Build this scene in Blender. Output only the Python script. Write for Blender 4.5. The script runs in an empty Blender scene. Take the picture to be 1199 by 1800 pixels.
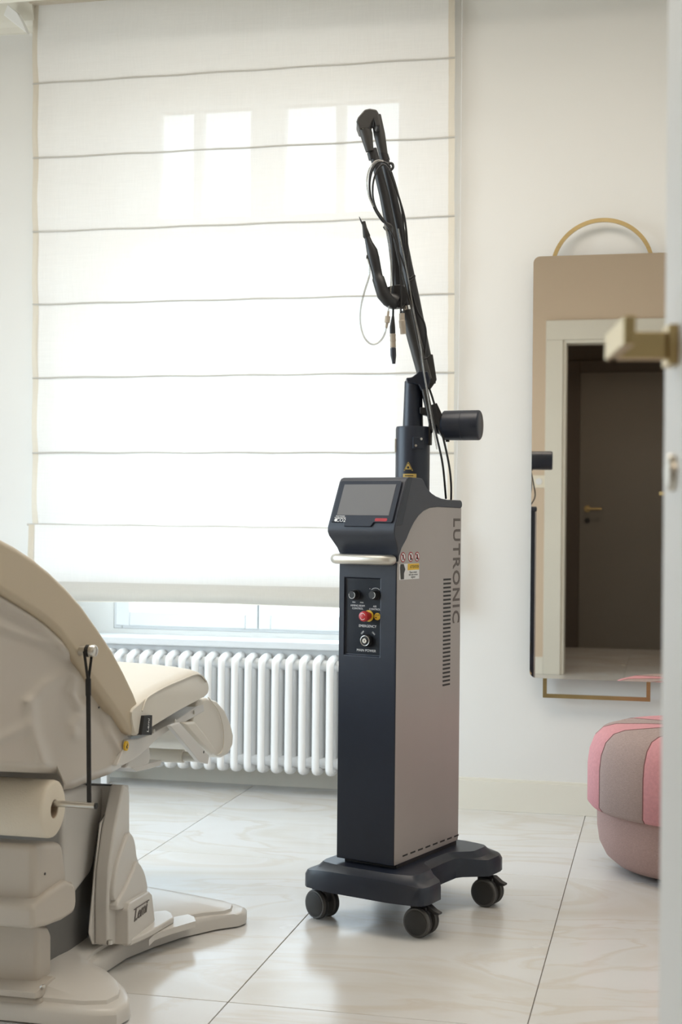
import bpy, bmesh, math, random
from mathutils import Vector, Matrix
random.seed(7)
S = bpy.context.scene
COL = S.collection
PI = math.pi

# ------------------------------------------------------------------ camera
T, RHO, PIT, FPX = math.radians(12.95), math.radians(.56), math.radians(.092), 2500.0
F0 = Vector((-math.sin(T), math.cos(T), 0)); R0 = Vector((math.cos(T), math.sin(T), 0)); UP = Vector((0, 0, 1))
FW = F0*math.cos(PIT)+UP*math.sin(PIT); U1 = UP*math.cos(PIT)-F0*math.sin(PIT)
RT = R0*math.cos(RHO)+U1*math.sin(RHO); UU = U1*math.cos(RHO)-R0*math.sin(RHO)
CAM = Vector((0, 0, 1.0))
cd = bpy.data.cameras.new('camera'); cam = bpy.data.objects.new('camera', cd); COL.objects.link(cam)
cam.matrix_world = Matrix(((RT.x, UU.x, -FW.x, CAM.x), (RT.y, UU.y, -FW.y, CAM.y), (RT.z, UU.z, -FW.z, CAM.z), (0, 0, 0, 1)))
cd.sensor_fit = 'HORIZONTAL'; cd.sensor_width = 24.0; cd.lens = 24.0*FPX/1199.0
cd.clip_start = .02; cd.clip_end = 200
cd.dof.use_dof = True; cd.dof.focus_distance = 3.5; cd.dof.aperture_fstop = 6.3
S.camera = cam

# ------------------------------------------------------------------ world, lamps, exposure
w = bpy.data.worlds.new('overcast_sky'); S.world = w; w.use_nodes = True
bg = w.node_tree.nodes['Background']; bg.inputs[1].default_value = 7.0
_n = w.node_tree.nodes; _l = w.node_tree.links
_tc = _n.new('ShaderNodeTexCoord'); _sx = _n.new('ShaderNodeSeparateXYZ'); _cr = _n.new('ShaderNodeValToRGB'); _mr = _n.new('ShaderNodeMapRange')
_mr.inputs['From Min'].default_value = -1; _mr.inputs['From Max'].default_value = 1
_l.new(_tc.outputs['Generated'], _sx.inputs[0]); _l.new(_sx.outputs[2], _mr.inputs['Value']); _l.new(_mr.outputs[0], _cr.inputs[0]); _l.new(_cr.outputs[0], bg.inputs[0])
_e = _cr.color_ramp.elements; _e[0].position = .44; _e[0].color = (.40, .40, .39, 1); _e[1].position = 1.0; _e[1].color = (.76, .89, 1, 1)
_x = _e.new(.52); _x.color = (.58, .69, .80, 1); _x = _e.new(.75); _x.color = (.70, .85, 1, 1)   # pale overcast sky over dull ground

def area(name, loc, rot, sx, sy, power, col):
    l = bpy.data.lights.new(name, 'AREA'); l.shape = 'RECTANGLE'; l.size = sx; l.size_y = sy; l.energy = power; l.color = col
    o = bpy.data.objects.new(name, l); o.location = loc; o.rotation_euler = rot; COL.objects.link(o); return o
p_ = area('window_portal', (-1.45, 5.22, 1.50), (-PI/2, 0, 0), 1.3, 2.2, 1, (1, 1, 1)); p_.data.cycles.is_portal = True
p2_ = area('window_portal', (-3.20, 2.85, 1.40), (0, -PI/2, 0), 2.4, 2.3, 1, (1, 1, 1)); p2_.data.cycles.is_portal = True
area('ceiling_fill', (-.8, 3.2, 2.80), (0, 0, 0), 2.0, 1.0, 25, (1, .90, .79))  # added warm fill to lift the room's brightness, not a ceiling fitting
area('hallway_lamp', (-.2, -.55, 2.55), (math.radians(28), 0, 0), .7, .5, 7, (1, .84, .66))
S.view_settings.view_transform = 'Standard'; S.view_settings.look = 'None'
S.view_settings.gamma = 1; S.view_settings.use_curve_mapping = False
S.view_settings.exposure = 0.32

# ------------------------------------------------------------------ pixel rays -> world points at real depths
def ray(x, y): return FW+RT*((x-599.5)/FPX)+UU*((900-y)/FPX)
def on_plane(x, y, p, n):
    d = ray(x, y); return CAM+d*((p-CAM).dot(n)/d.dot(n))
def PX(x, y, X): return on_plane(x, y, Vector((X, 0, 0)), Vector((1, 0, 0)))
def PY(x, y, Y): return on_plane(x, y, Vector((0, Y, 0)), Vector((0, 1, 0)))
def PZ(x, y, Z): return on_plane(x, y, Vector((0, 0, Z)), Vector((0, 0, 1)))
def PD(x, y, D): return CAM+ray(x, y)*D

# ------------------------------------------------------------------ materials
def mat(name, col, rough=.5, metal=0, noise=None, bump=None, spec=.5, **k):
    m = bpy.data.materials.new(name); m.use_nodes = True; nt = m.node_tree; b = nt.nodes['Principled BSDF']
    b.inputs['Base Color'].default_value = (*col, 1); b.inputs['Roughness'].default_value = rough
    b.inputs['Metallic'].default_value = metal; b.inputs['Specular IOR Level'].default_value = spec
    for kk, v in k.items(): b.inputs[kk].default_value = v
    tc = nt.nodes.new('ShaderNodeTexCoord')
    if noise:
        sc, amt, sx = noise
        mp = nt.nodes.new('ShaderNodeMapping'); mp.inputs['Scale'].default_value = sx
        n = nt.nodes.new('ShaderNodeTexNoise'); n.inputs['Scale'].default_value = sc; n.inputs['Detail'].default_value = 6
        r = nt.nodes.new('ShaderNodeMapRange'); r.inputs['To Min'].default_value = 1-amt; r.inputs['To Max'].default_value = 1+amt
        r.inputs['From Min'].default_value = .3; r.inputs['From Max'].default_value = .7
        mx = nt.nodes.new('ShaderNodeVectorMath'); mx.operation = 'SCALE'; mx.inputs[0].default_value = col
        nt.links.new(tc.outputs['Object'], mp.inputs[0]); nt.links.new(mp.outputs[0], n.inputs['Vector'])
        nt.links.new(n.outputs['Fac'], r.inputs['Value']); nt.links.new(r.outputs[0], mx.inputs['Scale'])
        nt.links.new(mx.outputs[0], b.inputs['Base Color'])
    if bump:
        sc, st, sx = bump
        mp = nt.nodes.new('ShaderNodeMapping'); mp.inputs['Scale'].default_value = sx
        n = nt.nodes.new('ShaderNodeTexNoise'); n.inputs['Scale'].default_value = sc; n.inputs['Detail'].default_value = 4
        bp = nt.nodes.new('ShaderNodeBump'); bp.inputs['Strength'].default_value = st; bp.inputs['Distance'].default_value = .002
        nt.links.new(tc.outputs['Object'], mp.inputs[0]); nt.links.new(mp.outputs[0], n.inputs['Vector'])
        nt.links.new(n.outputs['Fac'], bp.inputs['Height']); nt.links.new(bp.outputs[0], b.inputs['Normal'])
    return m
I3 = (1, 1, 1)
M = dict(
 wall=mat('wall_paint', (.80, .79, .76), .85, noise=(1.5, .02, I3), bump=(60, .08, I3)),
 wall_pink=mat('rose_wall_paint', (.66, .53, .40), .8, noise=(2, .02, I3)),
 ceil=mat('ceiling_paint', (.84, .81, .74), .9, noise=(2, .02, I3)),
 trim=mat('trim_paint', (.80, .77, .68), .5, noise=(3, .02, I3)),
 casing=mat('casing_lacquer', (.74, .71, .62), .4, noise=(3, .02, I3)),
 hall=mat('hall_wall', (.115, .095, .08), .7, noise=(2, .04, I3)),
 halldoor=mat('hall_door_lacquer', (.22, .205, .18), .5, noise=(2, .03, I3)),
 winwhite=mat('window_lacquer', (.78, .79, .79), .35, noise=(3, .01, I3)),
 radiator=mat('radiator_enamel', (.93, .93, .92), .28, noise=(6, .01, I3)),
 navy=mat('navy_plastic', (.012, .017, .031), .38, noise=(40, .05, I3), bump=(900, .05, I3)),
 navy2=mat('navy_grey_plastic', (.030, .035, .050), .42, noise=(40, .04, I3), bump=(900, .05, I3)),
 panelnavy=mat('recess_navy', (.020, .026, .038), .5, noise=(30, .05, I3)),
 black=mat('black_plastic', (.014, .014, .016), .42, noise=(30, .1, I3)),
 blackrub=mat('black_rubber', (.020, .020, .021), .6, noise=(60, .1, I3)),
 darkgrey=mat('dark_grey_plastic', (.035, .034, .033), .45, noise=(40, .08, I3)),
 hubgrey=mat('caster_hub', (.022, .021, .020), .5, noise=(60, .08, I3)),
 rimgrey=mat('caster_rim', (.075, .073, .070), .4, noise=(60, .05, I3)),
 silver=mat('champagne_metal_paint', (.43, .39, .37), .38, metal=.4, noise=(3, .04, (1, 1, .4))),
 steel=mat('brushed_steel', (.62, .60, .56), .28, metal=1, noise=(30, .05, (1, 8, 1))),
 satin=mat('satin_handle', (.66, .63, .57), .35, metal=.7, noise=(12, .06, (1, 1, 4))),
 chrome=mat('chrome', (.85, .85, .85), .08, metal=1, noise=(5, .01, I3)),
 brass=mat('brushed_brass', (.52, .40, .20), .30, metal=1, noise=(20, .06, (1, 1, 6))),
 screen=mat('screen_glass', (.16, .16, .168), .12, noise=(2, .04, I3), spec=.6),
 red=mat('red_plastic', (.48, .03, .035), .35, noise=(20, .05, I3)),
 redlabel=mat('red_label', (.36, .02, .03), .5, noise=(60, .1, I3)),
 yellow=mat('yellow_plastic', (.80, .50, .04), .45, noise=(30, .04, I3)),
 yellowdull=mat('yellow_label', (.62, .43, .12), .5, noise=(30, .04, I3)),
 white=mat('white_print', (.80, .80, .80), .6, noise=(30, .02, I3)),
 greyprint=mat('grey_print', (.13, .11, .10), .6, noise=(30, .02, I3)),
 blackprint=mat('black_print', (.02, .02, .02), .6, noise=(30, .02, I3)),
 beigeconn=mat('beige_connector', (.42, .36, .29), .5, noise=(30, .04, I3)),
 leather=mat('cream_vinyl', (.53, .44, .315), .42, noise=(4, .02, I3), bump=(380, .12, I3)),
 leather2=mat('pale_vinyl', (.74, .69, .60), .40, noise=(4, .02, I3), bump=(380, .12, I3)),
 shell=mat('greige_shell_plastic', (.54, .485, .42), .34, noise=(3, .015, I3)),
 shell2=mat('white_shell_plastic', (.66, .63, .59), .32, noise=(3, .015, I3)),
 recess=mat('grey_column', (.15, .145, .14), .5, noise=(4, .04, I3)),
 paper=mat('paper_roll', (.74, .665, .55), .9, noise=(4, .02, I3), bump=(300, .3, (1, 1, 1))),
 cardboard=mat('cardboard', (.40, .30, .21), .9, noise=(20, .05, I3)),
 pink=mat('pink_wool', (.66, .31, .33), .95, noise=(120, .06, I3), bump=(500, .5, I3)),
 mauve=mat('mauve_weave', (.41, .31, .285), .95, noise=(160, .13, (1, 1, 5)), bump=(500, .5, I3)),
 mauve2=mat('dusty_rose_weave', (.43, .29, .265), .95, noise=(160, .12, (1, 1, 5)), bump=(500, .5, I3)),
 seam=mat('seam_thread', (.26, .13, .13), .9, noise=(60, .05, I3)),
 doorp=mat('door_lacquer', (.68, .655, .62), .45, noise=(3, .01, I3)),
 grout=mat('grout', (.48, .45, .41), .9, noise=(60, .05, I3)),
 switch=mat('switch_plastic', (.82, .76, .62), .4, noise=(10, .02, I3)),
)
def mirror_mat():
    m = bpy.data.materials.new('mirror_silver'); m.use_nodes = True; b = m.node_tree.nodes['Principled BSDF']
    b.inputs['Base Color'].default_value = (.86, .83, .79, 1); b.inputs['Metallic'].default_value = 1; b.inputs['Roughness'].default_value = .012
    return m
M['mirror'] = mirror_mat()
def glass_mat(name, tint, refl):
    m = bpy.data.materials.new(name); m.use_nodes = True; nt = m.node_tree; nt.nodes.clear()
    o = nt.nodes.new('ShaderNodeOutputMaterial'); mx = nt.nodes.new('ShaderNodeMixShader'); t = nt.nodes.new('ShaderNodeBsdfTransparent')
    g = nt.nodes.new('ShaderNodeBsdfGlossy'); g.inputs['Roughness'].default_value = .03; t.inputs[0].default_value = (*tint, 1)
    mx.inputs[0].default_value = refl; nt.links.new(t.outputs[0], mx.inputs[1]); nt.links.new(g.outputs[0], mx.inputs[2]); nt.links.new(mx.outputs[0], o.inputs[0])
    return m
M['glass'] = glass_mat('window_glass', (.97, .985, .98), .06)
M['cleartube'] = glass_mat('clear_tubing', (.74, .74, .72), .25)
def blind_mat(name, col, trans, clear):
    m = bpy.data.materials.new(name); m.use_nodes = True; nt = m.node_tree; nt.nodes.clear(); N = nt.nodes.new; L = nt.links.new
    o = N('ShaderNodeOutputMaterial'); tc = N('ShaderNodeTexCoord')
    def nz(sc, scl):
        mp = N('ShaderNodeMapping'); mp.inputs['Scale'].default_value = scl; n = N('ShaderNodeTexNoise'); n.inputs['Scale'].default_value = sc; n.inputs['Detail'].default_value = 3
        L(tc.outputs['Object'], mp.inputs[0]); L(mp.outputs[0], n.inputs['Vector']); return n.outputs['Fac']
    a = N('ShaderNodeMath'); a.operation = 'ADD'; L(nz(130, (.1, 1, 5)), a.inputs[0]); L(nz(130, (5, 1, .1)), a.inputs[1])
    r = N('ShaderNodeMapRange'); r.inputs['From Min'].default_value = .7; r.inputs['From Max'].default_value = 1.3
    r.inputs['To Min'].default_value = .965; r.inputs['To Max'].default_value = 1.02; L(a.outputs[0], r.inputs['Value'])
    sc = N('ShaderNodeVectorMath'); sc.operation = 'SCALE'; sc.inputs[0].default_value = col; L(r.outputs[0], sc.inputs['Scale'])
    d = N('ShaderNodeBsdfDiffuse'); t = N('ShaderNodeBsdfTranslucent'); x = N('ShaderNodeBsdfTransparent')
    L(sc.outputs[0], d.inputs[0]); L(sc.outputs[0], t.inputs[0])
    m1 = N('ShaderNodeMixShader'); m1.inputs[0].default_value = trans; L(d.outputs[0], m1.inputs[1]); L(t.outputs[0], m1.inputs[2])
    m2 = N('ShaderNodeMixShader'); r2 = N('ShaderNodeMapRange'); r2.inputs['From Min'].default_value = .7; r2.inputs['From Max'].default_value = 1.3
    r2.inputs['To Min'].default_value = clear*1.12; r2.inputs['To Max'].default_value = clear*.88; L(a.outputs[0], r2.inputs['Value']); L(r2.outputs[0], m2.inputs[0])
    L(m1.outputs[0], m2.inputs[1]); L(x.outputs[0], m2.inputs[2]); L(m2.outputs[0], o.inputs[0])
    return m
M['linen'] = blind_mat('sheer_linen', (.90, .885, .86), .11, .034)
M['linen_hem'] = blind_mat('linen_hem', (.80, .73, .62), .35, .01)
M['linen_seam'] = blind_mat('linen_seam', (.74, .72, .68), .40, .02)
def marble():
    m = bpy.data.materials.new('marble_tile'); m.use_nodes = True; nt = m.node_tree; b = nt.nodes['Principled BSDF']; N = nt.nodes.new; L = nt.links.new
    tc = N('ShaderNodeTexCoord'); oi = N('ShaderNodeObjectInfo'); mp = N('ShaderNodeMapping'); ad = N('ShaderNodeVectorMath'); ad.operation = 'MULTIPLY_ADD'
    cx = N('ShaderNodeCombineXYZ'); L(oi.outputs['Random'], cx.inputs[0]); L(oi.outputs['Random'], cx.inputs[1]); ad.inputs[1].default_value = (37, 19, 0)
    L(cx.outputs[0], ad.inputs[0]); L(tc.outputs['Object'], ad.inputs[2]); mp.inputs['Scale'].default_value = (.8, 1.7, 1); mp.inputs['Rotation'].default_value = (0, 0, .3); L(ad.outputs[0], mp.inputs[0])
    n1 = N('ShaderNodeTexNoise'); n1.inputs['Scale'].default_value = 1.6; n1.inputs['Detail'].default_value = 8; n1.inputs['Distortion'].default_value = 1.4; L(mp.outputs[0], n1.inputs['Vector'])
    cr = N('ShaderNodeValToRGB'); L(n1.outputs['Fac'], cr.inputs[0]); e = cr.color_ramp.elements
    e[0].position = .30; e[0].color = (.65, .62, .57, 1); e[1].position = .66; e[1].color = (.72, .72, .715, 1)
    x = e.new(.45); x.color = (.70, .695, .68, 1); x = e.new(.49); x.color = (.655, .62, .57, 1); x = e.new(.52); x.color = (.71, .705, .695, 1)
    L(cr.outputs[0], b.inputs['Base Color']); b.inputs['Roughness'].default_value = .24; b.inputs['Specular IOR Level'].default_value = .6
    n2 = N('ShaderNodeTexNoise'); n2.inputs['Scale'].default_value = 5; L(tc.outputs['Object'], n2.inputs['Vector'])
    r = N('ShaderNodeMapRange'); r.inputs['To Min'].default_value = .20; r.inputs['To Max'].default_value = .30; L(n2.outputs['Fac'], r.inputs['Value']); L(r.outputs[0], b.inputs['Roughness'])
    return m
M['marble'] = marble()

# ------------------------------------------------------------------ mesh helpers
def BM(): return bmesh.new()
def box(bm, x0, x1, y0, y1, z0, z1):
    v = [bm.verts.new((x, y, z)) for x in (x0, x1) for y in (y0, y1) for z in (z0, z1)]
    for f in ((0, 1, 3, 2), (4, 6, 7, 5), (0, 4, 5, 1), (2, 3, 7, 6), (0, 2, 6, 4), (1, 5, 7, 3)): bm.faces.new([v[i] for i in f])
def obox(bm, c, ux, uy, uz, hx, hy, hz):
    c = Vector(c); v = [bm.verts.new(c+ux*(a*hx)+uy*(b*hy)+uz*(d*hz)) for a in (-1, 1) for b in (-1, 1) for d in (-1, 1)]
    for f in ((0, 1, 3, 2), (4, 6, 7, 5), (0, 4, 5, 1), (2, 3, 7, 6), (0, 2, 6, 4), (1, 5, 7, 3)): bm.faces.new([v[i] for i in f])
def frame_of(d):
    d = d.normalized(); a = Vector((0, 0, 1)) if abs(d.z) < .9 else Vector((1, 0, 0))
    u = d.cross(a).normalized(); return u, d.cross(u).normalized()
def cyl(bm, a, b, r0, r1=None, n=32, cap=True):
    rod(bm, [a, b], [r0, r0 if r1 is None else r1], n, cap)
def rod(bm, pts, rs, n=24, cap=True):            # straight or bent chain of rings
    pts = [Vector(p) for p in pts]; rings = []
    u = None
    for i, p in enumerate(pts):
        d = (pts[min(i+1, len(pts)-1)]-pts[max(i-1, 0)])
        if d.length < 1e-9: d = pts[-1]-pts[0]
        d.normalize()
        if u is None: u, v = frame_of(d)
        else:
            u = (u-d*u.dot(d)).normalized(); v = d.cross(u)
        r = rs[i] if isinstance(rs, (list, tuple)) else rs
        rings.append([bm.verts.new(p+(u*math.cos(2*PI*k/n)+v*math.sin(2*PI*k/n))*r) for k in range(n)])
    for a, b in zip(rings, rings[1:]):
        for k in range(n): bm.faces.new((a[k], a[(k+1) % n], b[(k+1) % n], b[k]))
    if cap: bm.faces.new(rings[0][::-1]); bm.faces.new(rings[-1])
def stack(bm, a, d, prof, n=40):                # lathe about axis a + d*s ; prof [(s, r)]
    a = Vector(a); d = Vector(d).normalized(); u, v = frame_of(d); rings = []
    for s, r in prof: rings.append([bm.verts.new(a+d*s+(u*math.cos(2*PI*k/n)+v*math.sin(2*PI*k/n))*max(r, 1e-5)) for k in range(n)])
    for p, q in zip(rings, rings[1:]):
        for k in range(n): bm.faces.new((p[k], p[(k+1) % n], q[(k+1) % n], q[k]))
    bm.faces.new(rings[0][::-1]); bm.faces.new(rings[-1])
def spline(pts, sub=8):
    pts = [Vector(p) for p in pts]; out = []
    P = [2*pts[0]-pts[1]]+pts+[2*pts[-1]-pts[-2]]
    for i in range(1, len(P)-2):
        a, b, c, d = P[i-1:i+3]
        for k in range(sub):
            t = k/sub; out.append(.5*((2*b)+(c-a)*t+(2*a-5*b+4*c-d)*t*t+(3*b-a-3*c+d)*t**3))
    out.append(pts[-1]); return out
def tube(bm, pts, r, n=10, sub=8): rod(bm, spline(pts, sub), r, n)
def prism(bm, pts, off):                         # polygon of Vectors, extruded by vector
    off = Vector(off); a = [bm.verts.new(p) for p in pts]; b = [bm.verts.new(Vector(p)+off) for p in pts]
    n = len(a); bm.faces.new(a); bm.faces.new(b[::-1])
    for i in range(n): bm.faces.new((a[i], b[i], b[(i+1) % n], a[(i+1) % n]))
def pxprism(bm, px, X, depth):                   # side polygon seen at plane X, extruded towards -X
    prism(bm, [PX(x, y, X) for x, y in px], (-depth, 0, 0))
def smooth2(px, sub=5, closed=True):             # rounded 2-D outline
    P = [Vector((x, y, 0)) for x, y in px]; out = []; n = len(P)
    for i in range(n):
        a, b, c, d = P[i-1], P[i], P[(i+1) % n], P[(i+2) % n]
        for k in range(sub):
            t = k/sub; q = .5*((2*b)+(c-a)*t+(2*a-5*b+4*c-d)*t*t+(3*b-a-3*c+d)*t**3); out.append((q.x, q.y))
    return out
ROOT = {}
def obj(name, bm, m, parent=None, local=False, bevel=0, seg=3, smooth=True, ang=38, label=None, kind=None):
    bmesh.ops.recalc_face_normals(bm, faces=bm.faces[:])
    if parent is not None and not local: bm.transform(ROOT[parent.name].inverted())
    me = bpy.data.meshes.new(name); bm.to_mesh(me); bm.free()
    if smooth:
        for p in me.polygons: p.use_smooth = True
    o = bpy.data.objects.new(name, me); COL.objects.link(o); me.materials.append(M[m] if isinstance(m, str) else m)
    if parent is not None: o.parent = parent; ROOT[o.name] = ROOT[parent.name]
    else: ROOT[o.name] = Matrix.Identity(4)
    if bevel:
        b = o.modifiers.new('b', 'BEVEL'); b.width = bevel; b.segments = seg; b.limit_method = 'ANGLE'; b.angle_limit = math.radians(ang-8); b.harden_normals = True
    elif smooth:
        me.set_sharp_from_angle(angle=math.radians(ang))
    if label: o['label'] = label
    if kind: o['kind'] = kind
    return o
def thing(name, label, cat, loc=(0, 0, 0), rz=0, group=None, kind=None):
    o = bpy.data.objects.new(name, None); COL.objects.link(o); o.location = loc; o.rotation_euler = (0, 0, rz); o.empty_display_size = .1
    ROOT[o.name] = Matrix.Translation(Vector(loc)) @ Matrix.Rotation(rz, 4, 'Z')
    if label: o['label'] = label
    if cat: o['category'] = cat
    if group: o['group'] = group
    if kind: o['kind'] = kind
    return o
def tag(o, label, cat, group=None):
    o['label'] = label; o['category'] = cat
    if group: o['group'] = group
    return o
def struct(name, bm, m, parent=None, **k):
    o = obj(name, bm, m, parent, **k)
    if parent is None: o['kind'] = 'structure'
    return o
def text(name, s, size, m, parent, M4, align='CENTER', xs=1.0, ext=.0003, label=None, space=1.0, bold=0):
    c = bpy.data.curves.new(name, 'FONT'); c.body = s; c.size = size; c.align_x = align; c.align_y = 'CENTER'; c.extrude = ext; c.resolution_u = 3; c.space_character = space; c.offset = bold
    t = bpy.data.objects.new(name+'_tmp', c); COL.objects.link(t); dg = bpy.context.evaluated_depsgraph_get()
    me = bpy.data.meshes.new_from_object(t.evaluated_get(dg)); bpy.data.objects.remove(t); bpy.data.curves.remove(c)
    me.transform(M4 @ Matrix.Diagonal((xs, 1, 1, 1))); me.name = name; me.materials.clear(); me.materials.append(M[m])
    o = bpy.data.objects.new(name, me); COL.objects.link(o); o.parent = parent; ROOT[o.name] = ROOT[parent.name]
    if label: o['label'] = label
    return o
def basis(o, x, y):                              # matrix with text-right = x, text-up = y
    x = Vector(x).normalized(); y = Vector(y).normalized(); z = x.cross(y)
    return Matrix(((x.x, y.x, z.x, o[0]), (x.y, y.y, z.y, o[1]), (x.z, y.z, z.z, o[2]), (0, 0, 0, 1)))

# ================================================================== SETTING
XL, XR = -3.05, 1.25                # room side walls
YW, YN, YD0, YD1 = 4.83, 5.05, .33, .45
ZC = 2.86
NX0, NX1 = PY(101, 100, YW).x, PY(793, 60, YW).x
NZ1 = PY(101, 79, YW).z
# floor slab + tiles
b = BM(); box(b, XL-.1, XR+.1, -2.4, 5.2, -.10, -.006); floor = struct('floor', b, 'grout', smooth=False)
TX, TY, PXt, PYt = -.868, 2.787, .608, 1.195
tile_me = None; g = .0011
for i in range(-4, 4):
    for j in range(-5, 2):
        x0 = TX+i*PXt; y0 = TY+j*PYt; x1, y1 = x0+PXt, y0+PYt
        x0, x1 = max(x0, XL-.09)+g, min(x1, XR+.09)-g; y1c = min(y1, 5.15)
        if x1-x0 < .05 or y1c-y0 < .05: continue
        full = (x1-x0 > PXt-.01 and y1c-y0 > PYt-.01)
        cx, cy = (x0+x1)/2, (y0+y1c)/2
        if full and tile_me: me = tile_me; o = bpy.data.objects.new('tile', me); COL.objects.link(o); o.parent = floor
        else:
            b = BM(); hx, hy = (x1-x0)/2, (y1c-y0)/2-g
            v = [b.verts.new((sx*(hx-d), sy*(hy-d), z)) for z, d in ((-.006, 0), (-.0006, 0), (0, .0007)) for sx, sy in ((-1, -1), (1, -1), (1, 1), (-1, 1))]
            for r in (0, 4):
                for k in range(4): b.faces.new((v[r+k], v[r+(k+1) % 4], v[r+4+(k+1) % 4], v[r+4+k]))
            b.faces.new(v[8:12])
            o = obj('tile', b, 'marble', floor, local=True, smooth=False)
            if full: tile_me = o.data
        o.location = (cx, cy, 0)
# window wall with its recess
b = BM()
box(b, XL-.1, NX0, YW, YN+.2, -.01, ZC+.1); box(b, NX1, XR+.1, YW, YN+.2, -.01, ZC+.1); box(b, NX0, NX1, YW, YN+.2, NZ1, ZC+.1)
WX0, WX1 = PY(200, 1100, YN).x, PY(200, 1100, YN).x+(PY(455, 1100, YN).x-PY(200, 1100, YN).x)*2
WZ0, WZ1 = PY(300, 1107, YN).z, PY(440, 160, YN).z
box(b, NX0, WX0, YN, YN+.2, -.01, NZ1); box(b, WX1, NX1, YN, YN+.2, -.01, NZ1); box(b, WX0, WX1, YN, YN+.2, -.01, WZ0); box(b, WX0, WX1, YN, YN+.2, WZ1, NZ1)
struct('wall_back', b, 'wall', smooth=False)
LY0, LY1, LZ0, LZ1 = 1.75, 3.85, .30, 2.50
b = BM(); box(b, XL-.1, XL, 0, LY0, -.01, ZC+.1); box(b, XL-.1, XL, LY1, YW, -.01, ZC+.1); box(b, XL-.1, XL, LY0, LY1, -.01, LZ0); box(b, XL-.1, XL, LY0, LY1, LZ1, ZC+.1); struct('wall_left', b, 'wall', smooth=False)
w2 = thing('window_2', None, None, (XL-.05, (LY0+LY1)/2, LZ0), kind='structure')
b = BM()
for y0, y1 in ((LY0, LY0+.05), (LY1-.05, LY1), ((LY0+LY1)/2-.04, (LY0+LY1)/2+.04)): box(b, XL-.08, XL-.03, y0, y1, LZ0+.05, LZ1-.05)
box(b, XL-.08, XL-.03, LY0, LY1, LZ0, LZ0+.05); box(b, XL-.08, XL-.03, LY0, LY1, LZ1-.05, LZ1); obj('frame', b, 'winwhite', w2)
for y0, y1 in ((LY0+.05, (LY0+LY1)/2-.04), ((LY0+LY1)/2+.04, LY1-.05)): b = BM(); box(b, XL-.06, XL-.056, y0, y1, LZ0+.05, LZ1-.05); obj('pane', b, 'glass', w2, smooth=False)
b = BM(); box(b, XR, XR+.1, -.0, YW, -.01, ZC+.1); struct('wall_right', b, 'wall', smooth=False)
DX0, DX1, DZ = -.655, .155, 2.115
b = BM(); box(b, XL, DX0, YD0, YD1, -.01, ZC+.1); box(b, DX1, XR, YD0, YD1, -.01, ZC+.1); box(b, DX0, DX1, YD0, YD1, DZ, ZC+.1)
struct('wall_front', b, 'wall_pink', smooth=False)
b = BM(); box(b, XL-.1, XR+.1, -2.4, YN+.2, ZC, ZC+.1); struct('ceiling', b, 'ceil', smooth=False)
# corridor behind the camera
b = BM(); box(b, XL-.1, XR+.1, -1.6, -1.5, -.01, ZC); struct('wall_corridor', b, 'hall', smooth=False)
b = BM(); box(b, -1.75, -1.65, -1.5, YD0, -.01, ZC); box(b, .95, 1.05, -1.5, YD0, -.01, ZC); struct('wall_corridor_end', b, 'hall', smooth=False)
dr = thing('door_2', None, None, (-.55, -1.5, 0), kind='structure')
b = BM(); box(b, -.66, .30, -1.50, -1.468, 0, 2.10); obj('door_leaf', b, 'halldoor', dr, bevel=.003)
b = BM(); box(b, -.76, -.66, -1.50, -1.455, 0, 2.19); box(b, .30, .40, -1.50, -1.455, 0, 2.19); box(b, -.66, .30, -1.50, -1.455, 2.10, 2.19); obj('door_frame', b, 'hall', dr, bevel=.004)
b = BM(); cyl(b, (-.60, -1.468, 1.06), (-.60, -1.42, 1.06), .011); cyl(b, (-.60, -1.42, 1.06), (-.49, -1.42, 1.06), .009); cyl(b, (-.60, -1.468, 1.06), (-.60, -1.460, 1.06), .025); obj('door_handle', b, 'brass', dr)
b = BM(); cyl(b, (-.60, -1.468, .97), (-.60, -1.460, .97), .02); obj('keyhole_plate', b, 'darkgrey', dr)
# doorway casing (room side and corridor side) + lining
b = BM()
for y0, y1 in ((YD1, YD1+.022), (YD0-.022, YD0)):
    box(b, DX0-.108, DX0, y0, y1, 0, DZ); box(b, DX1, DX1+.108, y0, y1, 0, DZ); box(b, DX0-.108, DX1+.108, y0, y1, DZ, DZ+.125)
struct('trim_1', b, 'casing', bevel=.004)
b = BM(); box(b, DX0-.002, DX0+.02, YD0-.01, YD1+.008, 0, DZ); box(b, DX1-.02, DX1+.002, YD0-.01, YD1+.008, 0, DZ); box(b, DX0+.02, DX1-.02, YD0-.01, YD1+.008, DZ-.02, DZ+.002)
struct('trim_2', b, 'casing', bevel=.003)
# baseboards
def skirting(name, segs):
    b = BM()
    for (x0, y0), (x1, y1), t in segs:
        d = Vector((x1-x0, y1-y0, 0)).normalized(); n = Vector((-d.y, d.x, 0))*t
        for z0, z1, k in ((0, .100, 1), (.100, .108, .55)):
            prism(b, [Vector((x0, y0, z0)), Vector((x1, y1, z0)), Vector((x1, y1, 0))+n*k+Vector((0, 0, z0)), Vector((x0, y0, 0))+n*k+Vector((0, 0, z0))], (0, 0, z1-z0))
    return struct(name, b, 'trim', bevel=.001)
skirting('baseboard_back', [((NX1, YW), (XR, YW), -.014), ((XL, YW), (NX0, YW), -.014), ((NX0, YN), (NX1, YN), -.012)])
skirting('baseboard_left', [((XL, YD1), (XL, YW-.02), -.014)])
skirting('baseboard_right', [((XR, YD1), (XR, YW-.02), .014)])
skirting('baseboard_front', [((XL+.02, YD1), (DX0-.11, YD1), .014), ((DX1+.11, YD1), (XR-.02, YD1), .014)])
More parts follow.
